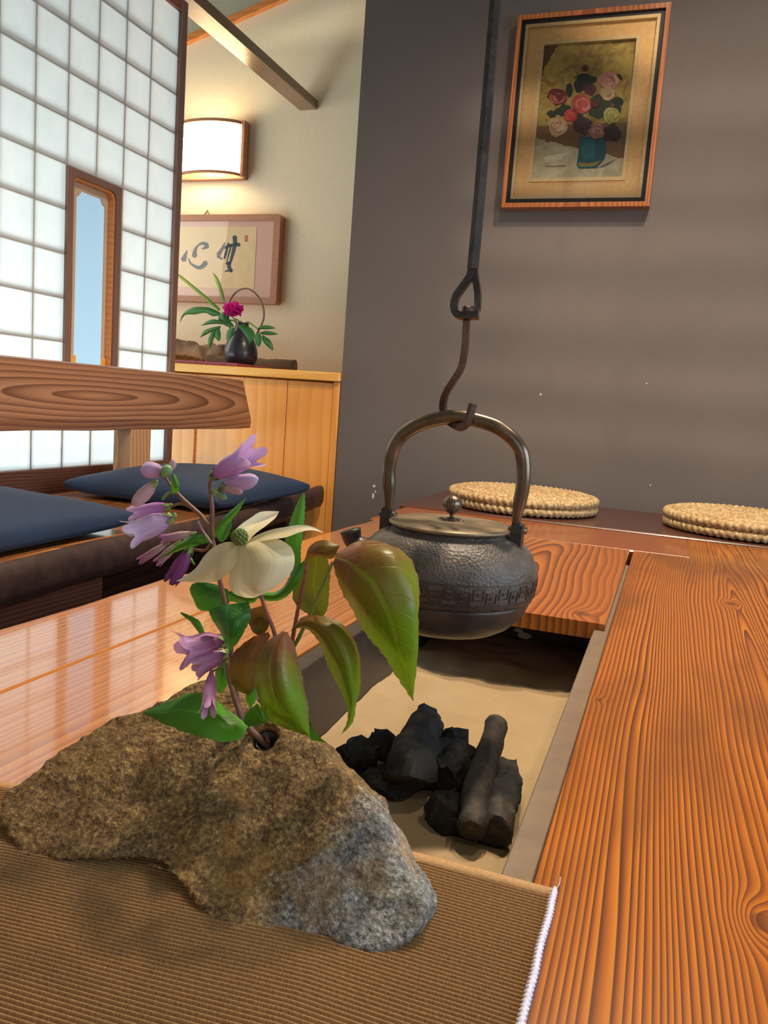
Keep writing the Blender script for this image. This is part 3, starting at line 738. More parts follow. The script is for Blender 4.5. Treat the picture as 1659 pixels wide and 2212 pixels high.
for nm, mt, L, R in (
    ('leaf', 'peonyleaf', [(540, 1010), (460, 970), (400, 960), (300, 965), (215, 1020), (188, 1100)], [(540, 1030), (470, 1040), (410, 1010), (320, 1025), (235, 1030), (188, 1100)]),
    ('leaf', 'peonyleaf', [(560, 1090), (490, 1065), (430, 1080), (365, 1122)], [(560, 1110), (500, 1105), (440, 1110), (365, 1122)]),
    ('leaf', 'peonyleaf', [(540, 1120), (470, 1135), (400, 1160), (362, 1222)], [(540, 1140), (480, 1165), (420, 1195), (362, 1222)]),
    ('leaf', 'peonyleaf', [(500, 1140), (460, 1180), (432, 1250), (445, 1330)], [(510, 1150), (490, 1200), (470, 1270), (445, 1330)]),
    ('leaf', 'peonyleaf', [(520, 1140), (482, 1170), (490, 1220), (525, 1255)], [(530, 1140), (540, 1180), (540, 1230), (525, 1255)]),
    ('leaf', 'peonyleaf', [(640, 1130), (600, 1160), (588, 1220), (605, 1280)], [(660, 1140), (660, 1190), (640, 1240), (605, 1280)]),
    ('leaf', 'peonyleaf', [(670, 1120), (690, 1190), (750, 1240), (780, 1290)], [(740, 1110), (810, 1150), (830, 1220), (780, 1290)]),
    ('leaf', 'peonyleaf', [(850, 1140), (900, 1118), (960, 1120), (1015, 1142)], [(850, 1150), (900, 1150), (960, 1150), (1015, 1142)]),
    ('leaf', 'peonyleaf', [(870, 1175), (930, 1165), (990, 1175), (1035, 1192)], [(870, 1185), (930, 1200), (990, 1200), (1035, 1192)]),
    ('leaf', 'peonyleaf', [(840, 1180), (830, 1220), (840, 1270), (865, 1305)], [(880, 1190), (890, 1230), (885, 1270), (865, 1305)]),
    ('leaf', 'peonyleaf', [(890, 1195), (900, 1250), (940, 1300), (988, 1335)], [(900, 1200), (960, 1240), (985, 1290), (988, 1335)]),
    ('leaf', 'peonyleaf', [(560, 1000), (520, 1040), (530, 1090), (600, 1130)], [(580, 1010), (600, 1050), (640, 1100), (660, 1130)]),
    ('blade', 'blade', [(540, 980), (420, 870), (300, 770), (200, 690), (135, 650)], [(525, 1000), (405, 895), (280, 790), (180, 705), (135, 650)]),
    ('blade', 'blade', [(560, 920), (535, 850), (495, 740), (470, 660)], [(578, 910), (560, 830), (520, 720), (470, 660)])):
    d0 = random.uniform(-.045, -.01); n_ = len(L)
    mid = [((a[0]+c[0])/2, (a[1]+c[1])/2) for a, c in zip(L, R)]
    v, f, uv = loft([[q2(p, d0) for p in L], [q2(p, d0-.007) for p in mid], [q2(p, d0) for p in R]], 16, 6)
    obj(nm, v, f, M_[mt], pe, True, uv)
b = B()
for a_ in ((650, 1060), (520, 1060), (860, 1150), (560, 960), (700, 1100)):
    p = q2(a_, -.02); v, f = tube(cr([(vx, YV, .49), (vx+(p.x-vx)*.3, YV-.008, .53), p], 12), .003, 6); obj('stem', v, f, M_['stem_green'], pe, True)

# ================================================================== PAINTING
YP = 2.52
pa = thing('painting', 'framed oil painting of roses in a teal vase on the dark wall', 'picture', (-.345, YP, .876))
fx0, fx1, fz0, fz1 = -.557, -.131, .8765, 1.4165
def ringf(m0, m1, y0, y1, mat, nm):
    v, f = slab([[(fx0+m0, fz0+m0), (fx1-m0, fz0+m0), (fx1-m0, fz1-m0), (fx0+m0, fz1-m0)], [(fx0+m1, fz0+m1), (fx0+m1, fz1-m1), (fx1-m1, fz1-m1), (fx1-m1, fz0+m1)]], lambda u, v, w: (u, w, v), y0, y1)
    return obj(nm, v, f, mat, pa)
ringf(0, .013, YP-.038, YP-.001, M_['frame_wood'], 'outer_frame')
ringf(.0131, .025, YP-.030, YP-.002, M_['black'], 'black_fillet')
ringf(.0251, .034, YP-.033, YP-.002, M_['gilt'], 'gilt_bead')
ringf(.0341, .074, YP-.024, YP-.002, M_['gold'], 'gilded_mat')
ringf(.0741, .084, YP-.031, YP-.002, M_['gilt'], 'inner_bead')
def canvas():
    g = G('painted_canvas'); x, y, z = g.sep(g.tc()); n = g.noise(scale=26, detail=4, dist=1.0)
    # object space origin is the painting's base: z runs 0..0.54
    top = g.mix(g.ramp(n, [(.35, (0, 0, 0, 1)), (.65, (1, 1, 1, 1))]), srgb(150, 124, 66), srgb(204, 178, 92))
    left = g.m('LESS_THAN', x*1.0+(.46-z)*.55+(n-.5)*.04, -.085)
    top = g.mix(left, top, srgb(112, 76, 52))
    low = g.mix(g.ramp(n, [(.3, (0, 0, 0, 1)), (.7, (1, 1, 1, 1))]), srgb(186, 176, 140), srgb(222, 214, 186))
    wall = g.m('GREATER_THAN', z+x*.25+(n-.5)*.03, .168)
    c = g.mix(wall, low, g.mix(g.m('LESS_THAN', z, .235), top, srgb(132, 100, 66)))
    return g.done(g.pbr(c, .6, g.bump(n, .4, .001)))
v, f = box(fx0+.080, fx1-.080, YP-.022, YP-.006, fz0+.080, fz1-.080, 0); cv = obj('canvas', v, f, canvas(), pa)
PCOL = {}
def pcol(rgb):
    if rgb not in PCOL: PCOL[rgb] = plain('paint_%d' % len(PCOL), rgb, .55, .18, 160, .3)
    return PCOL[rgb]
lay = [0]
def dab(pts, rgb, parent, nm='brush_mark'):
    lay[0] += 1; y = YP-.0221-.00004*lay[0]
    P = [ony(*c8(p), YP-.0222) for p in pts]
    n = len(P)
    vv = [(p.x, y, p.z) for p in P]+[(p.x, YP-.0215, p.z) for p in P]
    tri = tessellate_polygon([[Vector((p.x, p.z, 0)) for p in P]])
    return obj(nm, vv, [tuple(t) for t in tri]+[(i, (i+1) % n, n+(i+1) % n, n+i) for i in range(n)], pcol(rgb), parent)
def blob(cx, cy, rx, ry, n=14, j=.18, a0=0):
    return [(cx+rx*math.cos(2*PI*k/n+a0)*(1+random.uniform(-j, j)), cy+ry*math.sin(2*PI*k/n+a0)*(1+random.uniform(-j, j))) for k in range(n)]
dab([(725, 1110), (930, 1120), (945, 1230), (925, 1300), (860, 1372), (720, 1376), (698, 1345), (715, 1240)], (30, 92, 104), cv, 'painted_vase')
dab([(735, 1130), (850, 1130), (850, 1280), (760, 1300), (728, 1240)], (44, 118, 128), cv)
dab([(715, 1320), (800, 1330), (900, 1308), (850, 1352), (740, 1360), (706, 1345)], (150, 136, 70), cv)
dab([(860, 1372), (960, 1320), (1040, 1290), (930, 1360)], (120, 116, 92), cv)
dab([(430, 1275), (560, 1255), (700, 1215), (560, 1300), (440, 1320)], (226, 222, 200), cv)
for cx, cy, rx, ry in ((770, 650, 85, 50), (720, 700, 40, 60), (900, 830, 90, 70), (870, 910, 70, 60), (600, 900, 60, 50), (640, 740, 30, 60), (1040, 830, 50, 40), (1040, 640, 30, 40), (1010, 900, 60, 40), (560, 910, 50, 30), (700, 920, 60, 40), (500, 930, 40, 30)):
    dab(blob(cx, cy, rx, ry), random.choice(((44, 52, 34), (58, 66, 40), (36, 44, 34))), cv, 'painted_leaf')
dab([(770, 560), (700, 590), (690, 660), (700, 664), (706, 598), (772, 568)], (130, 130, 70), cv, 'painted_stem')
for cx, cy, r_, base, lt, dk in ((810, 730, 55, (92, 40, 44), (124, 62, 60), (64, 28, 34)), (745, 1020, 82, (66, 42, 44), (84, 54, 54), (50, 32, 36)), (985, 1085, 78, (66, 40, 42), (82, 54, 52), (50, 32, 36)),
                                 (965, 660, 84, (206, 150, 130), (232, 190, 170), (178, 112, 100)), (950, 765, 62, (206, 170, 126), (232, 206, 168), (170, 130, 90)), (550, 790, 78, (120, 34, 34), (200, 120, 90), (86, 22, 26)),
                                 (745, 845, 82, (206, 92, 84), (236, 150, 134), (176, 54, 60)), (655, 945, 54, (218, 78, 66), (240, 120, 100), (190, 48, 48)), (548, 1035, 84, (222, 190, 150), (244, 222, 190), (194, 140, 110)),
                                 (985, 945, 72, (184, 176, 96), (214, 208, 130), (150, 140, 60)), (865, 1070, 66, (168, 116, 104), (200, 150, 136), (130, 80, 76)), (770, 556, 27, (110, 40, 44), (140, 60, 60), (90, 30, 34)), (850, 850, 36, (110, 30, 40), (140, 50, 50), (80, 20, 30))):
    lf = dab(blob(cx, cy, r_, r_*.92), base, cv, 'painted_rose')
    for k in range(max(3, int(r_/9))):
        an = random.uniform(0, 2*PI); rr = r_*random.uniform(.25, .8); w_ = random.uniform(.5, 1.0); th = r_*random.uniform(.10, .2)
        o_ = [(cx+(rr+th)*math.cos(an+w_*t), cy+(rr+th)*.9*math.sin(an+w_*t)) for t in (-1, -.5, 0, .5, 1)]
        i_ = [(cx+rr*math.cos(an+w_*t), cy+rr*.9*math.sin(an+w_*t)) for t in (.8, .4, 0, -.4, -.8)]
        dab(o_+i_, random.choice((lt, lt, dk)), cv, 'brush_mark')
for k in range(9):
    x = 445+k*19; dab([(x, 1352+random.uniform(-6, 6)), (x+14, 1348+random.uniform(-8, 8)), (x+14, 1354+random.uniform(-4, 8)), (x, 1358)], (150, 140, 108), cv, 'signature_mark')
v, f = [(fx0+.012, YP-.0345, fz0+.012), (fx1-.012, YP-.0345, fz0+.012), (fx1-.012, YP-.0345, fz1-.012), (fx0+.012, YP-.0345, fz1-.012)], [(0, 1, 2, 3)]; obj('glass', v, f, M_['glass'], pa)

# ================================================================== BENCH
fe = cr([(-.935, .25, 0), (-.945, .7, 0), (-.952, .96, 0), (-.972, 1.22, 0), (-.977, 1.58, 0), (-1.02, 2.05, 0), (-1.078, 2.43, 0), (-1.082, 2.49, 0)], 60)
def bx(y):
    for i in range(60):
        if fe[i+1].y >= y:
            t = (y-fe[i].y)/(fe[i+1].y-fe[i].y); return fe[i].x+(fe[i+1].x-fe[i].x)*t+.006*noise.noise((y*9, 0, 0))
    return fe[-1].x
bn = thing('bench', 'long wooden bench with dark live front edge and plank backrest', 'bench', (-1.22, 1.4, -T))
v, f = plank(-1.46, lambda s: bx(s)-.012, .25, 2.49, -.090, -.02, 60, .004); obj('seat', v, f, M_['bench'], bn)
b = B(); n = 60; rows = []
for i in range(n+1):
    y = .25+2.24*i/n; x = bx(y)
    dz = .006*noise.noise((y*7, 3, 0))
    for k, (dx, z) in enumerate(((-.0118, -.0215), (-.002, -.026), (.004, -.045), (.002, -.075), (-.008, -.094+dz), (-.030, -.098+dz), (-.030, -.0905))): b.v.append(Vector((x+dx+.003*noise.noise((y*20, z*60, 1)), y, z)))
for i in range(n):
    for k in range(6): a = i*7+k; b.f.append((a, a+1, a+8, a+7))
b.f += [tuple(range(7)), tuple(n*7+k for k in range(7))]
b.uv = [(0, 0)]*len(b.v); b.obj('live_edge', M_['benchedge'], bn, True)
for y0, y1 in ((.45, 1.34),): 
    v, f = box(-1.12, -1.06, y0, y1, -T, -.0905); obj('leg', v, f, M_['rail_brown'], bn)
v, f = box(-1.42, -1.36, .45, 2.40, -T, -.0905); obj('back_leg', v, f, M_['darkunder'], bn)
v, f = box(-1.40, -1.12, 2.30, 2.38, -T, -.0905); obj('leg', v, f, M_['darkunder'], bn)
# backrest: slanted end, worn lower edge
XB = -1.365
b = B(); n = 40
for i in range(n+1):
    t = i/n
    for k, (x, z) in enumerate(((XB-.03, .146), (XB+.008, .150), (XB+.017, .178), (XB+.010, .308), (XB-.004, .312), (XB-.03, .308))):
        yend = 2.462-(z-.15)*.42
        y = .30+(yend-.30)*t
        dz = .004*noise.noise((y*5, 2, 0)) if k in (0, 1) else (.006*noise.noise((y*4, 8, 0)) if k == 2 else 0)
        b.v.append(Vector((x, y, z+dz)))
for i in range(n):
    for k in range(6): a = i*6+k; c_ = i*6+(k+1) % 6; b.f.append((a, c_, c_+6, a+6))
b.f += [tuple(range(6)), tuple(n*6+k for k in range(6))]; b.uv = [(0, 0)]*len(b.v)
sharp(b.obj('backrest', M_['backrest'], bn), 20)
for yy in (1.815, .62):
    v, f = box(-1.415, -1.356, yy, yy+.088, -.019, .152, .003); obj('backrest_post', v, f, M_['post'], bn)

# ================================================================== NAVY CUSHIONS
def cushion(cx, cy, ax, ay, hh, label, rot=0, seed=0):
    n = 28; b = B(); z0 = -.0185
    def sh(u, v):
        pu = 1-.075*(1-v*v)**1.0; pv = 1-.075*(1-u*u)**1.0
        x = u*ax*pu; y = v*ay*pv
        k = ((1-u**2)*(1-v**2))
        return x, y, max(k, 0)**.34
    idx = {}
    for side in (1, -1):
        for i in range(n+1):
            for j in range(n+1):
                if side < 0 and (i in (0, n) or j in (0, n)): idx[(side, i, j)] = idx[(1, i, j)]; continue
                u = math.sin((i/n-.5)*PI); v_ = math.sin((j/n-.5)*PI)
                x, y, k = sh(u, v_)
                ed = .020+.012*(abs(u*v_)**3)
                z = ed+k*hh+.004*noise.noise((x*9+seed, y*9, 1))*k if side > 0 else ed*(1-k**.5)
                c_, s_ = math.cos(rot), math.sin(rot)
                idx[(side, i, j)] = len(b.v); b.v.append(Vector((cx+x*c_-y*s_, cy+x*s_+y*c_, z0+z)))
    for side in (1, -1):
        for i in range(n):
            for j in range(n):
                b.f.append((idx[(side, i, j)], idx[(side, i+1, j)], idx[(side, i+1, j+1)], idx[(side, i, j+1)]))
    b.uv = [(0, 0)]*len(b.v)
    o = b.obj('seat_cushion', M_['navy'], None, True, base=(cx, cy, z0)); tag(o, label, 'cushion', 'navy cushions on the bench'); return o
cushion(-1.195, 1.885, .222, .258, .066, 'plump navy square cushion at the far end of the bench', 0, 1)
cushion(-1.20, 1.06, .235, .262, .066, 'navy square cushion on the near end of the bench', .04, 5)

# ================================================================== HEARTH TABLE
tb = thing('hearth_table', 'large red pine hearth table with a sunken sand pit', 'table', (0, 1.0, -T))
lv = lambda s: -.655+.012*noise.noise((s*3.2, 4, 0))+.005*noise.noise((s*11, 4, 0))+(.022 if s > .95 else .0)*min(1, (s-.95)*4)
ZB = -.045
SHIFT = Vector((0, 0, 0))
def pl(nm, mat, *a, **k):
    v, f = plank(*a, **k); return obj(nm, v, f, M_[mat], tb)
pl('plank', 'left', lv, -.5158, -.25, 1.755, ZB, 0, 70, .004)
pl('plank', 'left', -.5150, -.345, -.25, 1.755, ZB, 0, 4, .002)
v, f = slab([[(-.0455, -.25), (.52, -.25), (.52, 2.033), (.0652, 2.033), (.0652, 1.758), (-.0455, 1.758)]], lambda u, v, w: (u, v, w), ZB, 0); obj('plank', v, f, M_['right'], tb)
pl('crosspiece', 'far', 1.7595, 2.035, -.640, .0645, ZB, 0, 3, .003, 'X')
pl('near_board', 'right', -.3445, -.0462, -.25, .448, ZB, -.0012, 3, .002)
v, f = plank(2.037, 2.516, -.66, .95, -.05, .004, 2, .003, 'X'); sb = obj('seat_board', v, f, M_['darkseat'], tb)
for (a, c_, d, e) in ((-.60, -.57, -.2, 1.9), (.46, .49, -.2, 1.9)):
    v, f = box(a, c_, d, e, -T, ZB); obj('side_panel', v, f, M_['darkunder'], tb)
for (d, e) in ((-.2, -.17), (2.42, 2.45)):
    v, f = box(-.565, .455, d, e, -T, ZB-.006); obj('end_panel', v, f, M_['darkunder'], tb)
# pit: metal liner walls and rim
hx0, hx1, hy0, hy1 = -.328, -.066, .43, 1.30; zs = -.115
for nm, a in (('liner_wall', (hx0-.015, hx0, hy0, hy1, -.2, -.004)), ('liner_wall', (hx1+.002, hx1+.017, hy0, hy1, -.2, -.012)), ('liner_wall', (hx0, hx1+.002, hy1, hy1+.015, -.2, -.03)), ('liner_wall', (hx0, hx1+.002, hy0-.0, hy0+.012, -.2, -.006))):
    v, f = box(*a, .001); obj(nm, v, f, M_['liner'], tb)
v, f = box(hx1-.001, -.0475, .449, 1.62, -.0135, -.0085, .001); obj('rim_strip', v, f, M_['rim'], tb)
v, f = box(-.3445, hx0+.004, .449, 1.08, -.0085, -.0035, .001); obj('rim_strip', v, f, M_['liner'], tb)
v, f = box(hx0, hx1, hy0, hy1, -.21, -.2, 0); obj('pit_floor', v, f, M_['liner'], tb)
for (x, y, r_) in ((1120, 1362, .006), (1132, 1374, .009)):
    p = ony(x, y, 1.297); lp = blob(p.x, p.z, r_*1.3, r_*.6, 10, .15)
    v, f = slab([lp], lambda u, v, w: (u, w, v), 1.2985, 1.3005); obj('glint_patch', v, f, M_['chip'], tb)  # pale patches paint in a reflected glint on the far liner wall
# loose board over the far half of the pit
v, f = plank(-.3430, -.0535, 1.083, 1.757, -.0215, .0005, 1, .0015); ld = obj('pit_cover', v, f, M_['lid'], None, base=(-.2, 1.42, -.0215)); tag(ld, 'knotty pine board covering the far half of the sand pit', 'board')
# sand
b = B(); nx, ny = 50, 110
for j in range(ny+1):
    for i in range(nx+1):
        x = hx0+.0005+(hx1-hx0-.001)*i/nx; y = hy0+.0125+(hy1-hy0-.013)*j/ny
        z = -.100+.009*noise.noise((x*9, y*7, 0))+.005*noise.noise((x*26, y*22, 3))+.0018*noise.noise((x*70, y*60, 3))
        z += .006*math.exp(-((x+.2)**2+(y-.74)**2)/.01)
        b.v.append(Vector((x, y, z)))
for j in range(ny):
    for i in range(nx):
        a = j*(nx+1)+i; b.f.append((a, a+1, a+nx+2, a+nx+1))
b.uv = [(0, 0)]*len(b.v)
so = b.obj('sand', M_['sand'], None, True, base=(-.2, .9, -.11)); tag(so, 'pale beige sand filling the sunken hearth', 'sand', None, 'stuff')
# charcoal
def coal(pts, rads, label, seg=24, amp=.16, rough=40, end=.8):
    P = cr(pts, 36); Rr = cr([(r, 0, 0) for r in rads], 36)
    rr = [r.x for r in Rr]; rr[0] *= end; rr[-1] *= end
    v, f = tube(P, rr, seg)
    ax_ = (P[-1]-P[0]).normalized()
    v = [p+Vector(noise.noise_vector(p*rough))*rads[0]*amp*2.2+Vector(noise.noise_vector((p-ax_*p.dot(ax_)*.75)*190))*rads[0]*amp*1.3+Vector(noise.noise_vector(p*160))*rads[0]*amp*.5 for p in v]
    c_ = sum(P, Vector())/len(P)
    o = obj('charcoal_piece', v, f, M_['coal'], None, False, base=(c_.x, c_.y, c_.z-rads[0])); sharp(o, 45)
    tag(o, label, 'charcoal', 'charcoal pieces in the hearth')
    return o
def g3(x, y, z): return onz(x, y, z)
coal([g3(925, 1545, -.048), g3(908, 1595, -.055), g3(890, 1650, -.062), g3(885, 1690, -.075)], [.0155, .0165, .020, .024], 'thick round charcoal log pointing away, on top of the heap')
coal([g3(905, 1660, -.075), g3(870, 1680, -.08), g3(835, 1690, -.085), g3(775, 1705, -.092)], [.026, .026, .018, .011], 'rough broken charcoal lump with pale cracks under the thick log')
coal([g3(975, 1615, -.070), g3(965, 1650, -.075), g3(945, 1695, -.080)], [.022, .024, .020], 'split charcoal chunk with a deep crack beside the thick log', 22, .22)
coal([g3(1075, 1560, -.058), g3(1052, 1640, -.062), g3(1030, 1720, -.070), g3(1020, 1795, -.082)], [.0115, .012, .013, .0135], 'long thin ash grey charcoal stick on the right of the heap', 24, .08)
coal([g3(1097, 1655, -.072), g3(1085, 1710, -.078), g3(1065, 1800, -.086)], [.012, .017, .016], 'jet black pointed charcoal piece at the right end', 20, .2)
coal([g3(965, 1740, -.085), g3(970, 1770, -.09), g3(990, 1795, -.093)], [.020, .019, .012], 'brownish charcoal stub half sunk in the sand in front', 22, .2)
coal([g3(815, 1600, -.078), g3(830, 1612, -.078), g3(850, 1620, -.08)], [.014, .018, .014], 'small round black charcoal nub behind on the left', 22, .15)
coal([g3(735, 1655, -.086), g3(770, 1640, -.083), g3(810, 1640, -.082)], [.016, .021, .018], 'black charcoal lump at the left end of the heap', 22, .2)
coal([g3(1005, 1800, -.097), g3(1000, 1812, -.099)], [.009, .007], 'tiny charcoal crumb at the foot of the thin stick', 20, .2)

# ================================================================== KETTLE
KX, KY = -.195, .77
kt = thing('iron_kettle', 'black cast iron kettle hanging over the hearth', 'kettle', (KX, KY, .050))
prof = [(.000, .0515), (.044, .052), (.056, .0545), (.0665, .0605), (.0745, .068), (.0805, .0770), (.0838, .0850), (.0846, .0885), (.0800, .0887)]
pu = [(.0878, .0975), (.0890, .106), (.0890, .114), (.0870, .123), (.0825, .132), (.0755, .140), (.068, .1455), (.061, .1485), (.058, .1495), (.0575, .153), (.0555, .153), (.054, .148)]
v, f = lathe(prof, (KX, KY, 0), 72); obj('kettle_base', v, f, M_['ironsmooth'], kt, True)
pf = [(.0795, .0888)]+[(.0862, .0890)]+pu
v, f = lathe(pf, (KX, KY, 0), 72); kb = obj('kettle_body', v, f, M_['iron'], kt, True)
# raised fret band round the belly
b = B(); nc = 42
def rad_at(z):
    for (r0, z0), (r1, z1) in zip(pf[1:], pf[2:]):
        if z0 <= z <= z1: return r0+(r1-r0)*(z-z0)/(z1-z0)
    return .088
def patch(a0, a1, z0, z1, h=.0009):
    n_ = max(2, int((a1-a0)/.05)); vs = []
    for i in range(n_+1):
        a = a0+(a1-a0)*i/n_
        for z in (z0, z1):
            for hh in (0, h):
                r = rad_at(z)+hh; vs.append((KX+r*math.cos(a), KY+r*math.sin(a), z))
    fs = []
    for i in range(n_):
        o = i*4; fs += [(o+1, o+5, o+7, o+3), (o, o+1, o+5, o+4), (o+2, o+6, o+7, o+3)]
    fs += [(0, 1, 3, 2), (n_*4, n_*4+2, n_*4+3, n_*4+1)]
    b.add(vs, fs)
patch(0, 2*PI, .0935, .0945); patch(0, 2*PI, .1130, .1142)
for k in range(nc):
    a = 2*PI*k/nc; w = 2*PI/nc
    if k % 2 == 0: z0, z1 = .0965, .1075
    else: z0, z1 = .1000, .1110
    e = .0012
    patch(a+w*.06, a+w*.94, z0, z0+e); patch(a+w*.06, a+w*.94, z1-e, z1); patch(a+w*.06, a+w*.2, z0+e, z1-e); patch(a+w*.8, a+w*.94, z0+e, z1-e)
    patch(a+w*.35, a+w*.65, (z0+z1)/2-.0016, (z0+z1)/2+.0016)
b.obj('fret_band', M_['ironsmooth'], kb)
prof = [(.0, .1530), (.0600, .1530), (.0618, .1545), (.0618, .1560), (.0600, .1572), (.040, .1592), (.015, .1602), (.0, .1604)]
v, f = lathe(prof, (KX, KY, 0), 64); kl = obj('lid', v, f, M_['lidmetal'], kt, True)
prof = [(.0, .1600), (.008, .1603), (.0085, .1612), (.004, .1622), (.0022, .1632), (.002, .1660), (.004, .1668), (.0075, .1690), (.0095, .1730), (.0098, .1760), (.0090, .1795), (.0065, .1825), (.0030, .1840), (.0012, .1850), (.0, .1852)]
v, f = lathe(prof, (KX, KY, 0), 32)
v = [Vector((KX+(p.x-KX)*(1-.07*abs(math.cos(4*math.atan2(p.y-KY, p.x-KX)))**6*(p.z > .167)), KY+(p.y-KY)*(1-.07*abs(math.cos(4*math.atan2(p.y-KY, p.x-KX)))**6*(p.z > .167)), p.z)) for p in v]
obj('knob', v, f, M_['bronze'], kl, True)
b = B()
for k in range(6):
    a = 2*PI*k/6; v, f = ball((KX+.009*math.cos(a), KY+.009*math.sin(a), .1606), .0045, 8, 5, 1, 1, .22); b.add(v, f)
b.obj('knob_petals', M_['bronze'], kl, True)
# spout
sp = cr([(KX-.074, KY-.012, .118), (KX-.087, KY-.014, .122), (KX-.096, KY-.016, .129), (KX-.100, KY-.017, .140)], 14)
v, f = tube(sp, [.017-.0075*min(1, i/9)+.0015*max(0, i-10)/4 for i in range(15)], 18, False)
v2, f2 = tube(list(reversed(sp)), [(.017-.0075*min(1, i/9)+.0015*max(0, i-10)/4)*.78 for i in reversed(range(15))], 18, False)
b = B(); b.add(v, f); n0 = len(v); b.add(v2, f2)
for k in range(18): b.f.append((14*18+k, 14*18+(k+1) % 18, n0+(k+1) % 18, n0+k))
b.obj('spout', M_['ironsmooth'], kt, True)
# lugs and arched handle
for s in (-1, 1):
    lx = KX+s*.0665
    pr = [(-.008, .138), (.008, .138), (.0085, .156), (.006, .163), (0, .1655), (-.006, .163), (-.0085, .156)]
    v, f = slab([pr], lambda u, v, w: (w, KY+u, v), lx-.0055, lx+.0055); obj('lug', v, f, M_['ironsmooth'], kt)
    v, f = tube([(lx-.009, KY, .158), (lx+.009, KY, .158)], .0035, 10); obj('pivot_pin', v, f, M_['bronze'], kt, True)
hw = .0655
hp = cr([(KX-hw, KY, .157), (KX-hw-.001, KY, .180), (KX-hw-.003, KY, .207), (KX-hw+.004, KY, .234), (KX-.040, KY, .2515), (KX-.012, KY, .2605), (KX+.012, KY, .2605), (KX+.040, KY, .2535), (KX+hw-.004, KY, .236), (KX+hw+.002, KY, .209), (KX+hw, KY, .180), (KX+hw-.002, KY, .157)], 60)
rr = [.0030+.0035*min(1, min(i, 60-i)/6)+.0006*math.sin(PI*i/60) for i in range(61)]
v, f = tube(hp, rr, 18); obj('handle', v, f, M_['bronze'], kt, True)

# ================================================================== HANGING ROD AND HOOK
rd = thing('hanging_rod', 'long forged iron rod with an eye loop hanging from the ceiling', 'rod', (KX, KY, .35))
rx = lambda x, y, d=0: ony(x, y, KY+d)
top = rx(1022, 575); 
v, f = tube([(top.x, KY, .402), (top.x+.0005, KY, .47), (top.x, KY, .7), (top.x, KY, 1.2), (top.x, KY, CEIL)], .0058, 6, True, 0, .85); obj('shaft', v, f, M_['forged'], rd)
lp1 = cr([rx(*p, d) for *p, d in ((1021, 566, 0), (1016, 596, 0), (998, 622, -.001), (985, 642, -.002), (981, 662, -.003), (986, 678, -.004), (1002, 683, -.005), (1020, 682, -.006), (1034, 681, -.006))], 30)
v, f = tube(lp1, .0047, 4, True, 0, 1.0, up=(0, 1, 0)); obj('eye_loop', v, f, M_['forged'], rd)
lp2 = cr([rx(*p, d) for *p, d in ((1023, 568, .001), (1027, 600, .003), (1032, 630, .005), (1032, 655, .006), (1031, 672, .006))], 16)
v, f = tube(lp2, .0042, 4, True, 0, 1.0, up=(0, 1, 0)); obj('eye_arm', v, f, M_['forged'], rd)
hk = thing('kettle_hook', 'thin rusty S-shaped hook between the rod and the kettle handle', 'hook', (KX, KY, .25))
hp = cr([rx(*p, d) for *p, d in ((1012, 672, 0), (1008, 690, 0), (1005, 745, 0), (997, 792, 0), (980, 822, .002), (964, 848, .006), (957, 875, .011), (962, 900, .010), (975, 916, .001), (990, 923, -.007), (1005, 918, -.010), (1014, 900, -.011), (1022, 872, -.011))], 60)
v, f = tube(hp, .0042, 4, True, 0, 1.0, up=(0, 1, 0)); sharp(obj('hook', v, f, M_['rust'], hk), 50)
v, f = tube([rx(1002, 671, -.003), rx(1020, 671, .003)], .0045, 8); obj('hook_head', v, f, M_['rust'], hk, True)

# ================================================================== ROPE SEAT MATS
def ropemat(cx, cy, label):
    t = thing('straw_seat_mat', label, 'seat mat', (cx, cy, .006), 'straw rope seat mats by the dark wall')
    return t
rope_rings = [(.196, .0125), (.197, .0335)]+[(.176-.0205*k, .040-.0015*min(k, 4)) for k in range(9)]
ring_mesh = []
for (R_, z_) in rope_rings:
    cord = .0118 if z_ < .035 or R_ > .19 else .0108
    nseg = max(24, int(2*PI*R_/.0042)); vs = []; fs = []; sg = 12
    tw = max(3, round(2*PI*R_/.034))
    for i in range(nseg):
        a = 2*PI*i/nseg
        for k in range(sg):
            ph = 2*PI*k/sg; rr = cord*(1+.20*math.cos(2*ph-tw*2*a/1.0*.5*2))
            rr = cord*(1+.2*math.cos(2*ph+2*tw*a/2*1.0)) if False else cord*(.60+.55*abs(math.sin(ph+tw*a)))
            r = R_+rr*math.cos(ph); vs.append((r*math.cos(a), r*math.sin(a), z_+rr*math.sin(ph)))
    for i in range(nseg):
        for k in range(sg):
            a = i*sg+k; b_ = i*sg+(k+1) % sg; c_ = ((i+1) % nseg)*sg
            fs.append((a, b_, c_+(k+1) % sg, c_+k))
    me = bpy.data.meshes.new('rope_coil'); me.from_pydata(vs, [], fs); me.polygons.foreach_set('use_smooth', [True]*len(fs)); me.materials.append(M_['rope']); ring_mesh.append(me)
for cx, cy, lb in ((-.372, 2.265, 'round straw rope seat mat behind the kettle'), (.212, 2.275, 'round straw rope seat mat at the right edge of the dark wall')):
    t = ropemat(cx, cy, lb)
    for me in ring_mesh:
        o = bpy.data.objects.new('rope_coil', me); C.objects.link(o); o.parent = t; o.rotation_euler.z = random.uniform(0, 6)

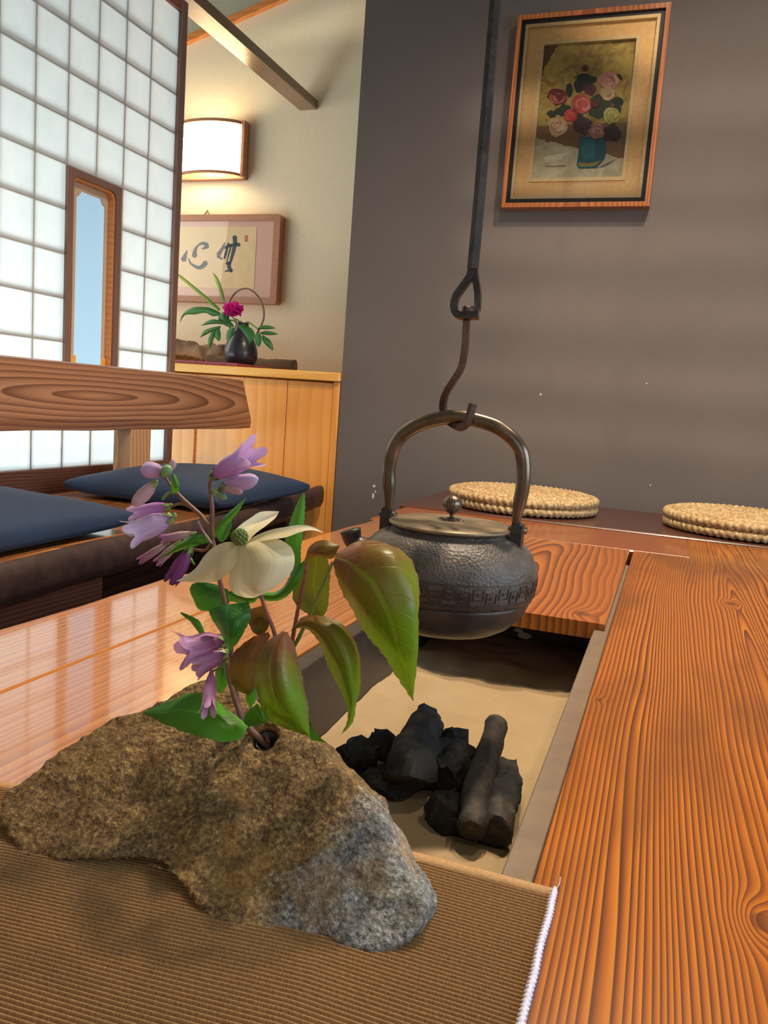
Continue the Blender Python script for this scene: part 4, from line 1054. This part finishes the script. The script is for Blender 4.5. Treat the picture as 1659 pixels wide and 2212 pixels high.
# ================================================================== RIBBED TABLE RUNNER
mt = thing('table_runner', 'brown ribbed cotton table runner under the stone', 'cloth', (-.3, .3, 0))
def mtop(x): return .443 if x > -.13 else .443-.043*min(1.6, (-.13-x)/.26)
x0m, x1m = -.66, -.0345; per = .0029; b = B()
cols = 26; y_lo = .06
nr = int((.443-.008-y_lo)/per)*8
for j in range(nr+1):
    s = j/nr
    for i in range(cols+1):
        x = x0m+(x1m-x0m)*i/cols; yt = mtop(x)-.0085
        y = y_lo+(yt-y_lo)*s
        wv = .0012*noise.noise((x*14, y*14, 2))
        z = .0019+.0010*math.sin(2*PI*j/8)+max(0, wv)
        b.v.append(Vector((x, y, z)))
for j in range(nr):
    for i in range(cols):
        a = j*(cols+1)+i; b.f.append((a, a+1, a+cols+2, a+cols+1))
n0 = len(b.v)
b.v += [Vector((x0m, y_lo, .0003)), Vector((x1m, y_lo, .0003)), Vector((x1m, mtop(x1m)-.009, .0003)), Vector((-.13, mtop(-.13)-.009, .0003)), Vector((x0m, mtop(x0m)-.009, .0003))]
b.f.append((n0+4, n0+3, n0+2, n0+1, n0)); b.uv = [(0, 0)]*len(b.v)
b.obj('ribbed_cloth', M_['mat'], mt, True)
b = B(); prs = []
for i in range(cols+1):
    x = x0m+(x1m-x0m)*i/cols; yt = mtop(x)
    for (dy, z) in ((-.0095, .0004), (-.009, .0030), (-.002, .0030), (.0, .0020), (.0005, .0004)): b.v.append(Vector((x, yt+dy, z)))
for i in range(cols):
    for k in range(4): a = i*5+k; b.f.append((a, a+1, a+6, a+5))
b.uv = [(0, 0)]*len(b.v); b.obj('hem', M_['hem'], mt, True)
b = B(); yy = y_lo; k = 0
pts = []
while yy < .4405:
    pts.append(Vector((x1m+.001+(.0016 if k % 2 else -.0004)+.0008*noise.noise((yy*40, 0, 0)), yy, .0030+.0007*(k % 2)))); yy += .0016; k += 1
pts2 = [p+Vector((.0015*(-1)**i+.0002, .0008, .0006)) for i, p in enumerate(pts)]
v, f = tube(pts, .0015, 6); b.add(v, f); v, f = tube(pts2, .0013, 6); b.add(v, f)
v, f = tube([pts[-1], pts[-1]+Vector((.001, .006, .001)), pts[-1]+Vector((.0005, .013, .0006))], .0003, 4); b.add(v, f)
b.obj('overlock_stitching', M_['stitch'], mt, True)

# ================================================================== STONE VASE
KP, YR = .7, .338
def onp(x, y):
    kx = [(-50, .337), (70, .335), (300, .333), (420, .333), (490, .3355), (570, .3385), (650, .3405), (800, .3430), (1000, .346)]
    yr = YR
    for (a, b), (c, e) in zip(kx, kx[1:]):
        if a <= x <= c: yr = b+(e-b)*(x-a)/(c-a)
    d = ray(x, y); t = (-KP*yr-H)/(d.z-KP*d.y); return Vector((0, 0, H))+d*t
OUT = [(0, 470), (60, 440), (150, 380), (240, 310), (330, 240), (410, 187), (430, 182), (540, 150), (640, 95), (750, 35), (830, 45), (910, 110), (980, 190), (1060, 225), (1150, 262), (1210, 310), (1250, 370), (1330, 440), (1400, 510), (1430, 580), (1480, 650), (1520, 760), (1570, 820), (1592, 900), (1580, 960), (1530, 1020), (1460, 1060), (1380, 1075), (1310, 1065), (1220, 1018), (1160, 1015), (1080, 1030), (990, 1030), (900, 1020), (830, 1000), (790, 970), (740, 890), (680, 830), (630, 770), (580, 738), (500, 720), (430, 710), (350, 715), (270, 725), (200, 725), (120, 728), (60, 700), (30, 640), (-6, 560)]
fr = [onp(*c7(p)) for p in OUT]
# back of the stone: shrunken copy pushed away along the lean of the stone
cen = sum(fr, Vector())/len(fr)
BK = Vector((0, .055, -.026))
nf = len(fr)
vs = [p.copy() for p in fr] + [p+BK*.45 for p in fr] + [cen+(p-cen)*.86+BK for p in fr]
tri = tessellate_polygon([[Vector((p.x, p.y, 0)) for p in fr]])
fs = [tuple(t) for t in tri]+[tuple(i+2*nf for i in reversed(t)) for t in tri]
for l in (0, nf):
    for i in range(nf): j = (i+1) % nf; fs.append((l+i, l+j, l+j+nf, l+i+nf))
me = bpy.data.meshes.new('rk'); me.from_pydata(vs, [], fs)
bm = bmesh.new(); bm.from_mesh(me); bmesh.ops.recalc_face_normals(bm, faces=bm.faces); bm.to_mesh(me); bm.free()
tmp = bpy.data.objects.new('rk', me); C.objects.link(tmp)
md = tmp.modifiers.new('r', 'REMESH'); md.mode = 'VOXEL'; md.voxel_size = .0022
md = tmp.modifiers.new('s', 'SMOOTH'); md.factor = .5; md.iterations = 9
dg = bpy.context.evaluated_depsgraph_get(); ev = tmp.evaluated_get(dg); m2 = ev.to_mesh()
hole = onp(572, 1592); nrm = Vector((0, -KP, 1)).normalized()
rv = []
for vt, nn in zip([v.co.copy() for v in m2.vertices], [v.normal.copy() for v in m2.vertices]):
    p = vt
    dsp = .0035*noise.noise(p*24)+.0022*noise.noise(p*60)+.0011*noise.noise(p*150)+.0007*noise.noise(p*330)
    p = p+nn*dsp
    w = p-hole; ax = w.dot(nrm); rad = (w-nrm*ax).length
    if rad < .0085 and ax > -.01: p = p-nrm*.022*max(0, 1-(rad/.0085)**4)
    if p.z < -.0010: p.z = -.0010
    rv.append(p)
rf = [tuple(p.vertices) for p in m2.polygons]
ev.to_mesh_clear(); bpy.data.objects.remove(tmp); bpy.data.meshes.remove(me)
st = thing('stone_vase', 'rough brown granite stone used as a flower holder', 'stone', (-.24, .40, .0))
obj('stone', rv, rf, M_['stone'], st, True)
b = B(); v, f = lathe([(.0, -.012), (.0070, -.012), (.0074, .0), (.0062, .0), (.0058, -.0115), (.0, -.0115)], (0, 0, 0), 20)
rot = Vector((0, 0, 1)).rotation_difference(nrm)
obj('vase_tube', [hole-nrm*.004+rot @ Vector(p) for p in v], f, M_['black'], st, True)

# ================================================================== FLOWERS IN THE STONE
def P4(p, D): return ony(*c4(p), D+(p[2] if len(p) > 2 else 0))
def leaf(parent, rails, D, mat, nm='leaf', nu=30, nv=10, ser=.0006, teeth=18):
    v, f, uv = loft([[P4(p, D) for p in r] for r in rails], nu, nv, ser, teeth)
    v = [p+Vector(noise.noise_vector(p*70))*.0009 for p in v]
    return obj(nm, v, f, M_[mat], parent, True, uv)
def with_mid(L, R, dm=-.006, dl=0, dr=0, bias=.5):
    n = max(len(L), len(R), 6)
    a = cr([Vector((p[0], p[1], p[2] if len(p) > 2 else 0)) for p in L], n); c = cr([Vector((p[0], p[1], p[2] if len(p) > 2 else 0)) for p in R], n)
    mid = []
    for i in range(n+1):
        k = math.sin(PI*i/n)
        m_ = a[i].lerp(c[i], bias); mid.append((m_.x, m_.y, m_.z+dm*k))
    return [[(p.x, p.y, p.z+dl*math.sin(PI*i/n)) for i, p in enumerate(a)], mid, [(p.x, p.y, p.z+dr*math.sin(PI*i/n)) for i, p in enumerate(c)]]
HB = hole-nrm*.012
def stem(parent, pts, D, r0, r1, mat, nm='stem', root=False):
    P = [P4(p, D) for p in pts]
    if root: P = P+[HB]
    P = cr(P, 24); n = len(P)
    v, f = tube(P, [r0+(r1-r0)*i/(n-1) for i in range(n)], 8); return obj(nm, v, f, M_[mat], parent, True)
dw = thing('dogwood_sprig', 'dogwood sprig with one cream four-bract flower and bronzed leaves', 'flower', tuple(HB))
D = .425
# four bracts
leaf(dw, with_mid([(640, 540, -.010), (632, 500, -.006), (672, 448, 0), (760, 395, .010), (858, 390, .02)], [(700, 545, -.010), (735, 505, -.004), (780, 478, .002), (835, 432, .014), (858, 390, .02)], .004), .405, 'bract', 'bract', 24, 10, 0)
leaf(dw, with_mid([(690, 545, -.006), (760, 505, -.004), (880, 470, 0), (1000, 462, .006), (1090, 498, .01)], [(700, 560, -.006), (790, 540, -.010), (890, 522, -.010), (1000, 490, 0), (1090, 498, .01)], .003), .405, 'bract', 'bract', 24, 10, 0)
leaf(dw, with_mid([(655, 560, -.004), (615, 640, -.006), (606, 720, -.010), (612, 795, -.012), (660, 828, -.012), (730, 832, -.012)], [(680, 555, -.004), (800, 530, 0), (900, 545, .0), (942, 620, -.004), (920, 700, -.008), (840, 790, -.012), (730, 832, -.012)], -.010), .400, 'bract', 'bract', 30, 14, 0)
leaf(dw, with_mid([(650, 545, -.004), (560, 552, -.004), (490, 600, -.004), (450, 660, -.006), (400, 710, -.006), (330, 748, -.006)], [(660, 575, -.004), (640, 640, -.010), (600, 705, -.014), (520, 758, -.014), (430, 755, -.010), (330, 748, -.006)], -.004), .400, 'bract', 'bract', 30, 14, 0)
c0 = P4((658, 522), .392); b = B()
v, f = ball(c0, .0042, 18, 12); b.add(v, f)
for k in range(70):
    z = 1-2*(k+.5)/70; a = k*2.39996; r_ = math.sqrt(1-z*z)
    v, f = ball(c0+Vector((r_*math.cos(a), r_*math.sin(a), z))*.0042, .0010, 6, 4); b.add(v, f)
b.obj('flower_head', M_['center'], dw, True)
# leaves
leaf(dw, [[(1130, 650, 0), (1180, 800, .004), (1230, 880, .004), (1290, 1010, .004), (1390, 1120, .004), (1450, 1220, .002), (1546, 1362, 0)],
          [(1138, 640, -.004), (1225, 720, -.012), (1310, 830, -.016), (1390, 950, -.016), (1465, 1100, -.012), (1520, 1240, -.006), (1547, 1362, 0)],
          [(1145, 615, 0), (1300, 592, -.006), (1420, 622, -.008), (1500, 765, -.010), (1555, 900, -.010), (1562, 1080, -.008), (1556, 1200, -.004), (1548, 1362, 0)],
          [(1150, 600, .006), (1280, 540, .010), (1420, 556, .012), (1520, 620, .012), (1574, 740, .010), (1576, 860, .004), (1574, 1030, 0), (1560, 1200, 0), (1549, 1362, 0)]], .435, 'dogleaf', 'leaf', 40, 14, .0012, 26)
leaf(dw, with_mid([(920, 1000), (985, 985), (1060, 1050), (1110, 1180), (1150, 1270), (1195, 1360), (1210, 1450), (1175, 1535)], [(925, 985), (970, 930), (1050, 922), (1170, 958), (1260, 1070), (1272, 1160), (1286, 1250), (1262, 1350), (1250, 1450), (1175, 1535)], -.010, .004, .006), .430, 'dogleaf', 'leaf', 40, 12, .001, 22)
leaf(dw, [[(870, 1010, 0), (790, 1060, .002), (745, 1160, .004), (732, 1240, .004), (750, 1340, .004), (790, 1440, .004), (880, 1500, .002), (1012, 1540, 0)],
          [(885, 1005, -.004), (850, 1080, -.010), (845, 1180, -.016), (860, 1300, -.018), (900, 1400, -.014), (1013, 1541, 0)],
          [(900, 1005, 0), (940, 1080, 0), (962, 1180, 0), (990, 1300, 0), (1012, 1400, 0), (1014, 1541, 0)]], .402, 'dogleaf', 'leaf', 40, 12, .001, 22)
leaf(dw, [[(1004, 1450), (1000, 1490), (1010, 1530), (1020, 1560)], [(1010, 1440), (1040, 1510), (1075, 1555), (1110, 1580)]], .412, 'penleaf', 'leaf', 12, 6, 0)
leaf(dw, with_mid([(800, 1010), (720, 1038), (650, 1090), (608, 1150), (603, 1240), (640, 1305), (705, 1335)], [(810, 1030), (775, 1100), (745, 1180), (742, 1260), (725, 1310), (705, 1335)], -.006), .415, 'dogleaf_brown', 'leaf', 26, 10, .0008)
leaf(dw, with_mid([(1000, 615), (970, 680), (935, 760), (928, 830), (955, 880), (1000, 912), (1085, 935)], [(1060, 600), (1112, 640), (1122, 740), (1118, 820), (1110, 880), (1085, 935)], .006), .452, 'dogleaf_yellow', 'leaf', 26, 10, .0006)
leaf(dw, with_mid([(1000, 640), (1005, 590), (1040, 545), (1100, 532), (1170, 560)], [(1005, 650), (1040, 622), (1090, 630), (1130, 640), (1170, 565)], -.006), .440, 'dogleaf_brown', 'leaf', 18, 8, .0005)
# young back leaf between the stems
leaf(dw, with_mid([(705, 895), (698, 950), (720, 1005), (765, 1025)], [(775, 870), (806, 930), (803, 990), (765, 1025)], .004), .432, 'dogleaf_brown', 'leaf', 16, 8, .0005)
stem(dw, [(1002, 650), (985, 760), (955, 900), (935, 1010), (900, 1180), (830, 1380), (790, 1480)], .437, .0010, .0017, 'stem_red', root=True)
stem(dw, [(1135, 650), (1085, 770), (1030, 890), (960, 1040), (930, 1090)], .438, .0009, .0013, 'stem_green')
stem(dw, [(700, 600), (770, 830), (800, 920), (835, 1010), (860, 1150), (840, 1330)], .425, .0010, .0014, 'stem_red')
stem(dw, [(885, 1005), (870, 1030), (862, 1150)], .418, .0009, .0012, 'stem_red')
# ---- penstemon
def bell(parent, base, mouth, D0, D1, w, mat, lobes=5, L=.5, flare=.6, closed=False, nm='floret', calyx=True, ph=0.0, cmat='calyx'):
    b0 = P4(base, D0); b1 = P4(mouth, D1); ax = b1-b0; Ln = ax.length; ax.normalize()
    a = Vector((0, 1, 0)); s = (a-ax*a.dot(ax)).normalized(); t = ax.cross(s)
    R_ = w/2.37/F*D0*1.05*.58
    if closed: pr = [(0, .25), (.12, .55), (.3, .85), (.55, 1.0), (.78, .9), (.92, .6), (.985, .25), (1, .02)]
    else: pr = [(0, .22), (.1, .38), (.25, .62), (.45, .88), (.65, 1.0), (.85, .98), (1, 1.0)]
    sg = 30; vs = []; uv = []; fs = []
    for k_, r_ in pr:
        for j in range(sg):
            an = 2*PI*j/sg
            flat = 1-.12*abs(math.sin(an*lobes/2))*k_
            vs.append(b0+ax*Ln*k_+(s*math.cos(an)*.85+t*math.sin(an))*R_*r_*flat); uv.append((k_*.7, j/sg))
    rows = len(pr)
    if not closed:
        for q_ in (.25, .5, .75, 1.0):
            for j in range(sg):
                an = 2*PI*j/sg
                lb = abs(math.cos(an*lobes/2+ph)); ext = lb**.55
                side = .75+.25*ext
                curl = flare*q_*q_
                vs.append(b1+ax*Ln*L*q_*ext*(1-.35*q_*flare)+(s*math.cos(an)*.85+t*math.sin(an))*R_*((1+curl*ext)*side+(.0))); uv.append((.7+.3*q_, j/sg))
        rows += 4
    for i in range(rows-1):
        for j in range(sg):
            a_ = i*sg+j; c_ = i*sg+(j+1) % sg; fs.append((a_, c_, c_+sg, a_+sg))
    vs = [p+Vector(noise.noise_vector(p*260))*R_*.07 for p in vs]
    o = obj(nm, vs, fs, M_[mat], parent, True, uv)
    if calyx:
        bb = B()
        for k in range(5):
            an = 2*PI*k/5; d_ = s*math.cos(an)+t*math.sin(an)
            L_ = [b0-ax*.0012, b0+ax*Ln*.06+d_*R_*.45+t*R_*.1, b0+ax*Ln*.26+d_*R_*.62]
            v, f, u_ = loft([[p+ax.cross(d_)*R_*g_*(1 if i == 1 else .2) for i, p in enumerate(L_)] for g_ in (-.28, 0, .28)], 6, 3); bb.add(v, f, u_)
        v, f = ball(b0, R_*.34, 8, 6); bb.add(v, f)
        bb.obj('calyx', M_[cmat], o, True)
    return o
pn = thing('tall_penstemon_stem', 'tall penstemon stem with lilac bells leaning over the bench side', 'flower', tuple(HB+Vector((-.002, 0, 0))))
D = .43
stem(pn, [(330, 290), (390, 350), (450, 400), (495, 460), (520, 540), (556, 740), (585, 870), (610, 1050), (620, 1200), (650, 1380), (690, 1480)], D, .0013, .0020, 'stem_brown', root=True)
stem(pn, [(522, 212), (506, 250), (510, 310), (518, 380), (515, 460), (522, 530)], D, .0011, .0016, 'stem_brown')
stem(pn, [(330, 290), (300, 250), (280, 220), (265, 200)], D, .0010, .0008, 'stem_brown')
stem(pn, [(325, 292), (290, 300), (262, 330)], D, .0010, .0008, 'stem_green')
stem(pn, [(420, 375), (360, 350), (310, 365)], D, .0010, .0008, 'stem_brown')
stem(pn, [(515, 550), (480, 590), (420, 585), (395, 590)], D, .0010, .0008, 'stem_brown')
stem(pn, [(445, 440), (470, 490), (515, 555)], .422, .0006, .0009, 'palewilt', 'style')
stem(pn, [(500, 300), (540, 280), (575, 272)], D, .0008, .0007, 'stem_green')
bell(pn, (520, 215), (665, 125), D, .418, 105, 'purple', L=.62, flare=.55, ph=.3)
bell(pn, (560, 275), (750, 222), D, .42, 82, 'lilac', closed=True)
bell(pn, (575, 268), (672, 292), .424, .418, 46, 'pinkbud', closed=True)
bell(pn, (525, 290), (592, 325), D, .424, 34, 'budgreen', closed=True, calyx=False, nm='bud')
bell(pn, (275, 190), (150, 172), D, .424, 88, 'lilac', closed=True)
bell(pn, (300, 185), (325, 125), D, .43, 40, 'pinkbud', closed=True, nm='bud')
bell(pn, (262, 205), (300, 165), .428, .424, 60, 'budgreen', closed=True, nm='bud')
bell(pn, (230, 240), (108, 362), D, .42, 74, 'pinkbud', closed=True)
bell(pn, (305, 360), (160, 390), .432, .428, 70, 'purple', L=.5, flare=.3)
bell(pn, (318, 415), (150, 485), .428, .416, 118, 'lilac', L=.5, flare=.35, ph=.8)
bell(pn, (430, 500), (300, 525), .436, .43, 46, 'palewilt', L=.4, flare=.2)
bell(pn, (300, 545), (175, 625), .434, .428, 40, 'palewilt', L=.3, flare=.1)
bell(pn, (350, 545), (250, 640), .440, .436, 46, 'palewilt', L=.2, flare=.1)
bell(pn, (405, 580), (320, 725), .424, .416, 84, 'wilted', L=.25, flare=-.2)
leaf(pn, with_mid([(530, 500), (560, 440), (620, 375), (690, 315)], [(560, 545), (590, 470), (645, 395), (690, 315)], -.003), .43, 'penleaf', ser=.0007)
leaf(pn, with_mid([(558, 545), (575, 500), (600, 460), (618, 425)], [(575, 545), (600, 510), (614, 470), (618, 425)], -.002), .432, 'penleaf_dark', nu=14, nv=6)
leaf(pn, with_mid([(505, 512), (420, 508), (330, 560), (232, 642)], [(505, 548), (420, 572), (330, 598), (232, 642)], -.004), .425, 'penleaf')
leaf(pn, with_mid([(318, 190), (348, 245), (345, 290), (318, 300)], [(315, 195), (305, 240), (305, 280), (318, 300)], -.003), .427, 'penleaf', nu=14, nv=6)
leaf(pn, with_mid([(400, 620), (420, 640), (430, 665)], [(395, 625), (400, 645), (430, 665)], -.002), .43, 'penleaf', nu=8, nv=4)
# leafy part of the same plant
leaf(pn, with_mid([(560, 770), (480, 750), (410, 762), (412, 820), (440, 885), (500, 905)], [(600, 790), (605, 860), (575, 890), (500, 905)], -.004), .438, 'penleaf_dark')
leaf(pn, with_mid([(880, 720), (888, 600), (908, 470), (940, 380), (985, 293)], [(978, 700), (970, 600), (985, 480), (994, 380), (985, 293)], -.004), .447, 'penleaf', ser=.0012, teeth=16)
leaf(pn, with_mid([(990, 640), (930, 690), (860, 790), (790, 800), (720, 820)], [(985, 700), (940, 780), (860, 845), (780, 845), (720, 820)], -.006), .444, 'penleaf')
leaf(pn, with_mid([(600, 800), (660, 800), (720, 820), (770, 800)], [(610, 850), (680, 865), (740, 850), (770, 800)], -.004), .446, 'penleaf', nu=14, nv=6)
leaf(pn, with_mid([(500, 890), (515, 940), (550, 1000), (578, 1060), (602, 1115)], [(705, 848), (714, 920), (690, 985), (650, 1060), (602, 1115)], -.012), .418, 'penleaf_dark')
ps = thing('short_penstemon_stem', 'short penstemon stem with mauve bells low over the stone', 'flower', tuple(HB+Vector((.002, .001, 0))))
stem(ps, [(578, 1045), (592, 1120), (600, 1220), (625, 1320), (655, 1410), (690, 1480)], .424, .0012, .0022, 'stem_brown', root=True)
stem(ps, [(595, 1160), (560, 1190), (515, 1210)], .420, .0009, .0008, 'stem_green')
bell(ps, (582, 1045), (430, 1085), .424, .410, 120, 'mauve', L=.75, flare=.7, ph=.2)
bell(ps, (590, 1110), (470, 1170), .420, .410, 100, 'mauve', L=.5, flare=.3)
bell(ps, (514, 1205), (500, 1365), .405, .388, 70, 'mauve', L=.45, flare=.5, calyx=False)
leaf(ps, with_mid([(160, 1415, -.012), (280, 1368, -.010), (400, 1325, -.004), (480, 1318, 0), (560, 1375, .004), (660, 1455, .004), (702, 1490, .004)], [(160, 1415, -.012), (260, 1472, -.016), (380, 1522, -.018), (500, 1556, -.018), (620, 1572, -.012), (665, 1552, -.006), (702, 1490, .004)], -.004), .410, 'penleaf', ser=.0008, teeth=24)
leaf(ps, with_mid([(355, 903), (420, 928), (462, 970), (482, 1022)], [(355, 908), (408, 960), (438, 1000), (456, 1026)], -.003), .432, 'penleaf', nu=20, nv=6, ser=.0006)
leaf(ps, with_mid([(700, 1490), (675, 1465), (700, 1410), (745, 1375)], [(740, 1485), (800, 1466), (795, 1430), (745, 1375)], -.004), .408, 'penleaf', nu=16, nv=8)
leaf(ps, with_mid([(560, 1150), (535, 1210), (525, 1270), (545, 1318)], [(590, 1150), (598, 1220), (592, 1290), (545, 1318)], -.004), .436, 'penleaf', nu=16, nv=8)
leaf(ps, with_mid([(700, 1250), (690, 1300), (690, 1350), (715, 1390)], [(735, 1230), (745, 1290), (745, 1350), (715, 1390)], -.003), .428, 'penleaf', nu=14, nv=6)

# ================================================================== CEILING DOWNLIGHTS
for i, (x, y, pw) in enumerate(((.62, 1.15, 8), (-.22, 1.30, 40), (.10, 1.62, 28), (.5, -.5, 2))):
    t = thing('ceiling_downlight', ('round warm downlight above the right of the hearth table', 'round warm downlight above the kettle', 'round warm downlight in front of the painting', 'round warm downlight above the photographer')[i], 'downlight', (x, y, CEIL-.012), 'ceiling downlights')
    v, f = lathe([(.055, CEIL-.001), (.062, CEIL-.004), (.058, CEIL-.010), (.050, CEIL-.010), (.048, CEIL-.001)], (x, y, 0), 28); obj('trim_ring', v, f, M_['brasslamp'], t, True)
    g = G('downlight_glow'); e = g.n('ShaderNodeEmission'); e.inputs[0].default_value = (1, .74, .44, 1); e.inputs[1].default_value = 30
    v, f = lathe([(.0, CEIL-.003), (.048, CEIL-.003), (.048, CEIL-.0025), (.0, CEIL-.0025)], (x, y, 0), 24); obj('lens', v, f, g.done(V(g, e.outputs[0])), t)
    d = bpy.data.lights.new('downlight_beam', 'SPOT'); d.energy = pw*3; d.color = (1, .82, .60); d.spot_size = math.radians(140 if i == 2 else 110); d.spot_blend = .7; d.shadow_soft_size = .05
    o = bpy.data.objects.new('downlight_beam', d); C.objects.link(o); o.location = (x, y, CEIL-.02+T)
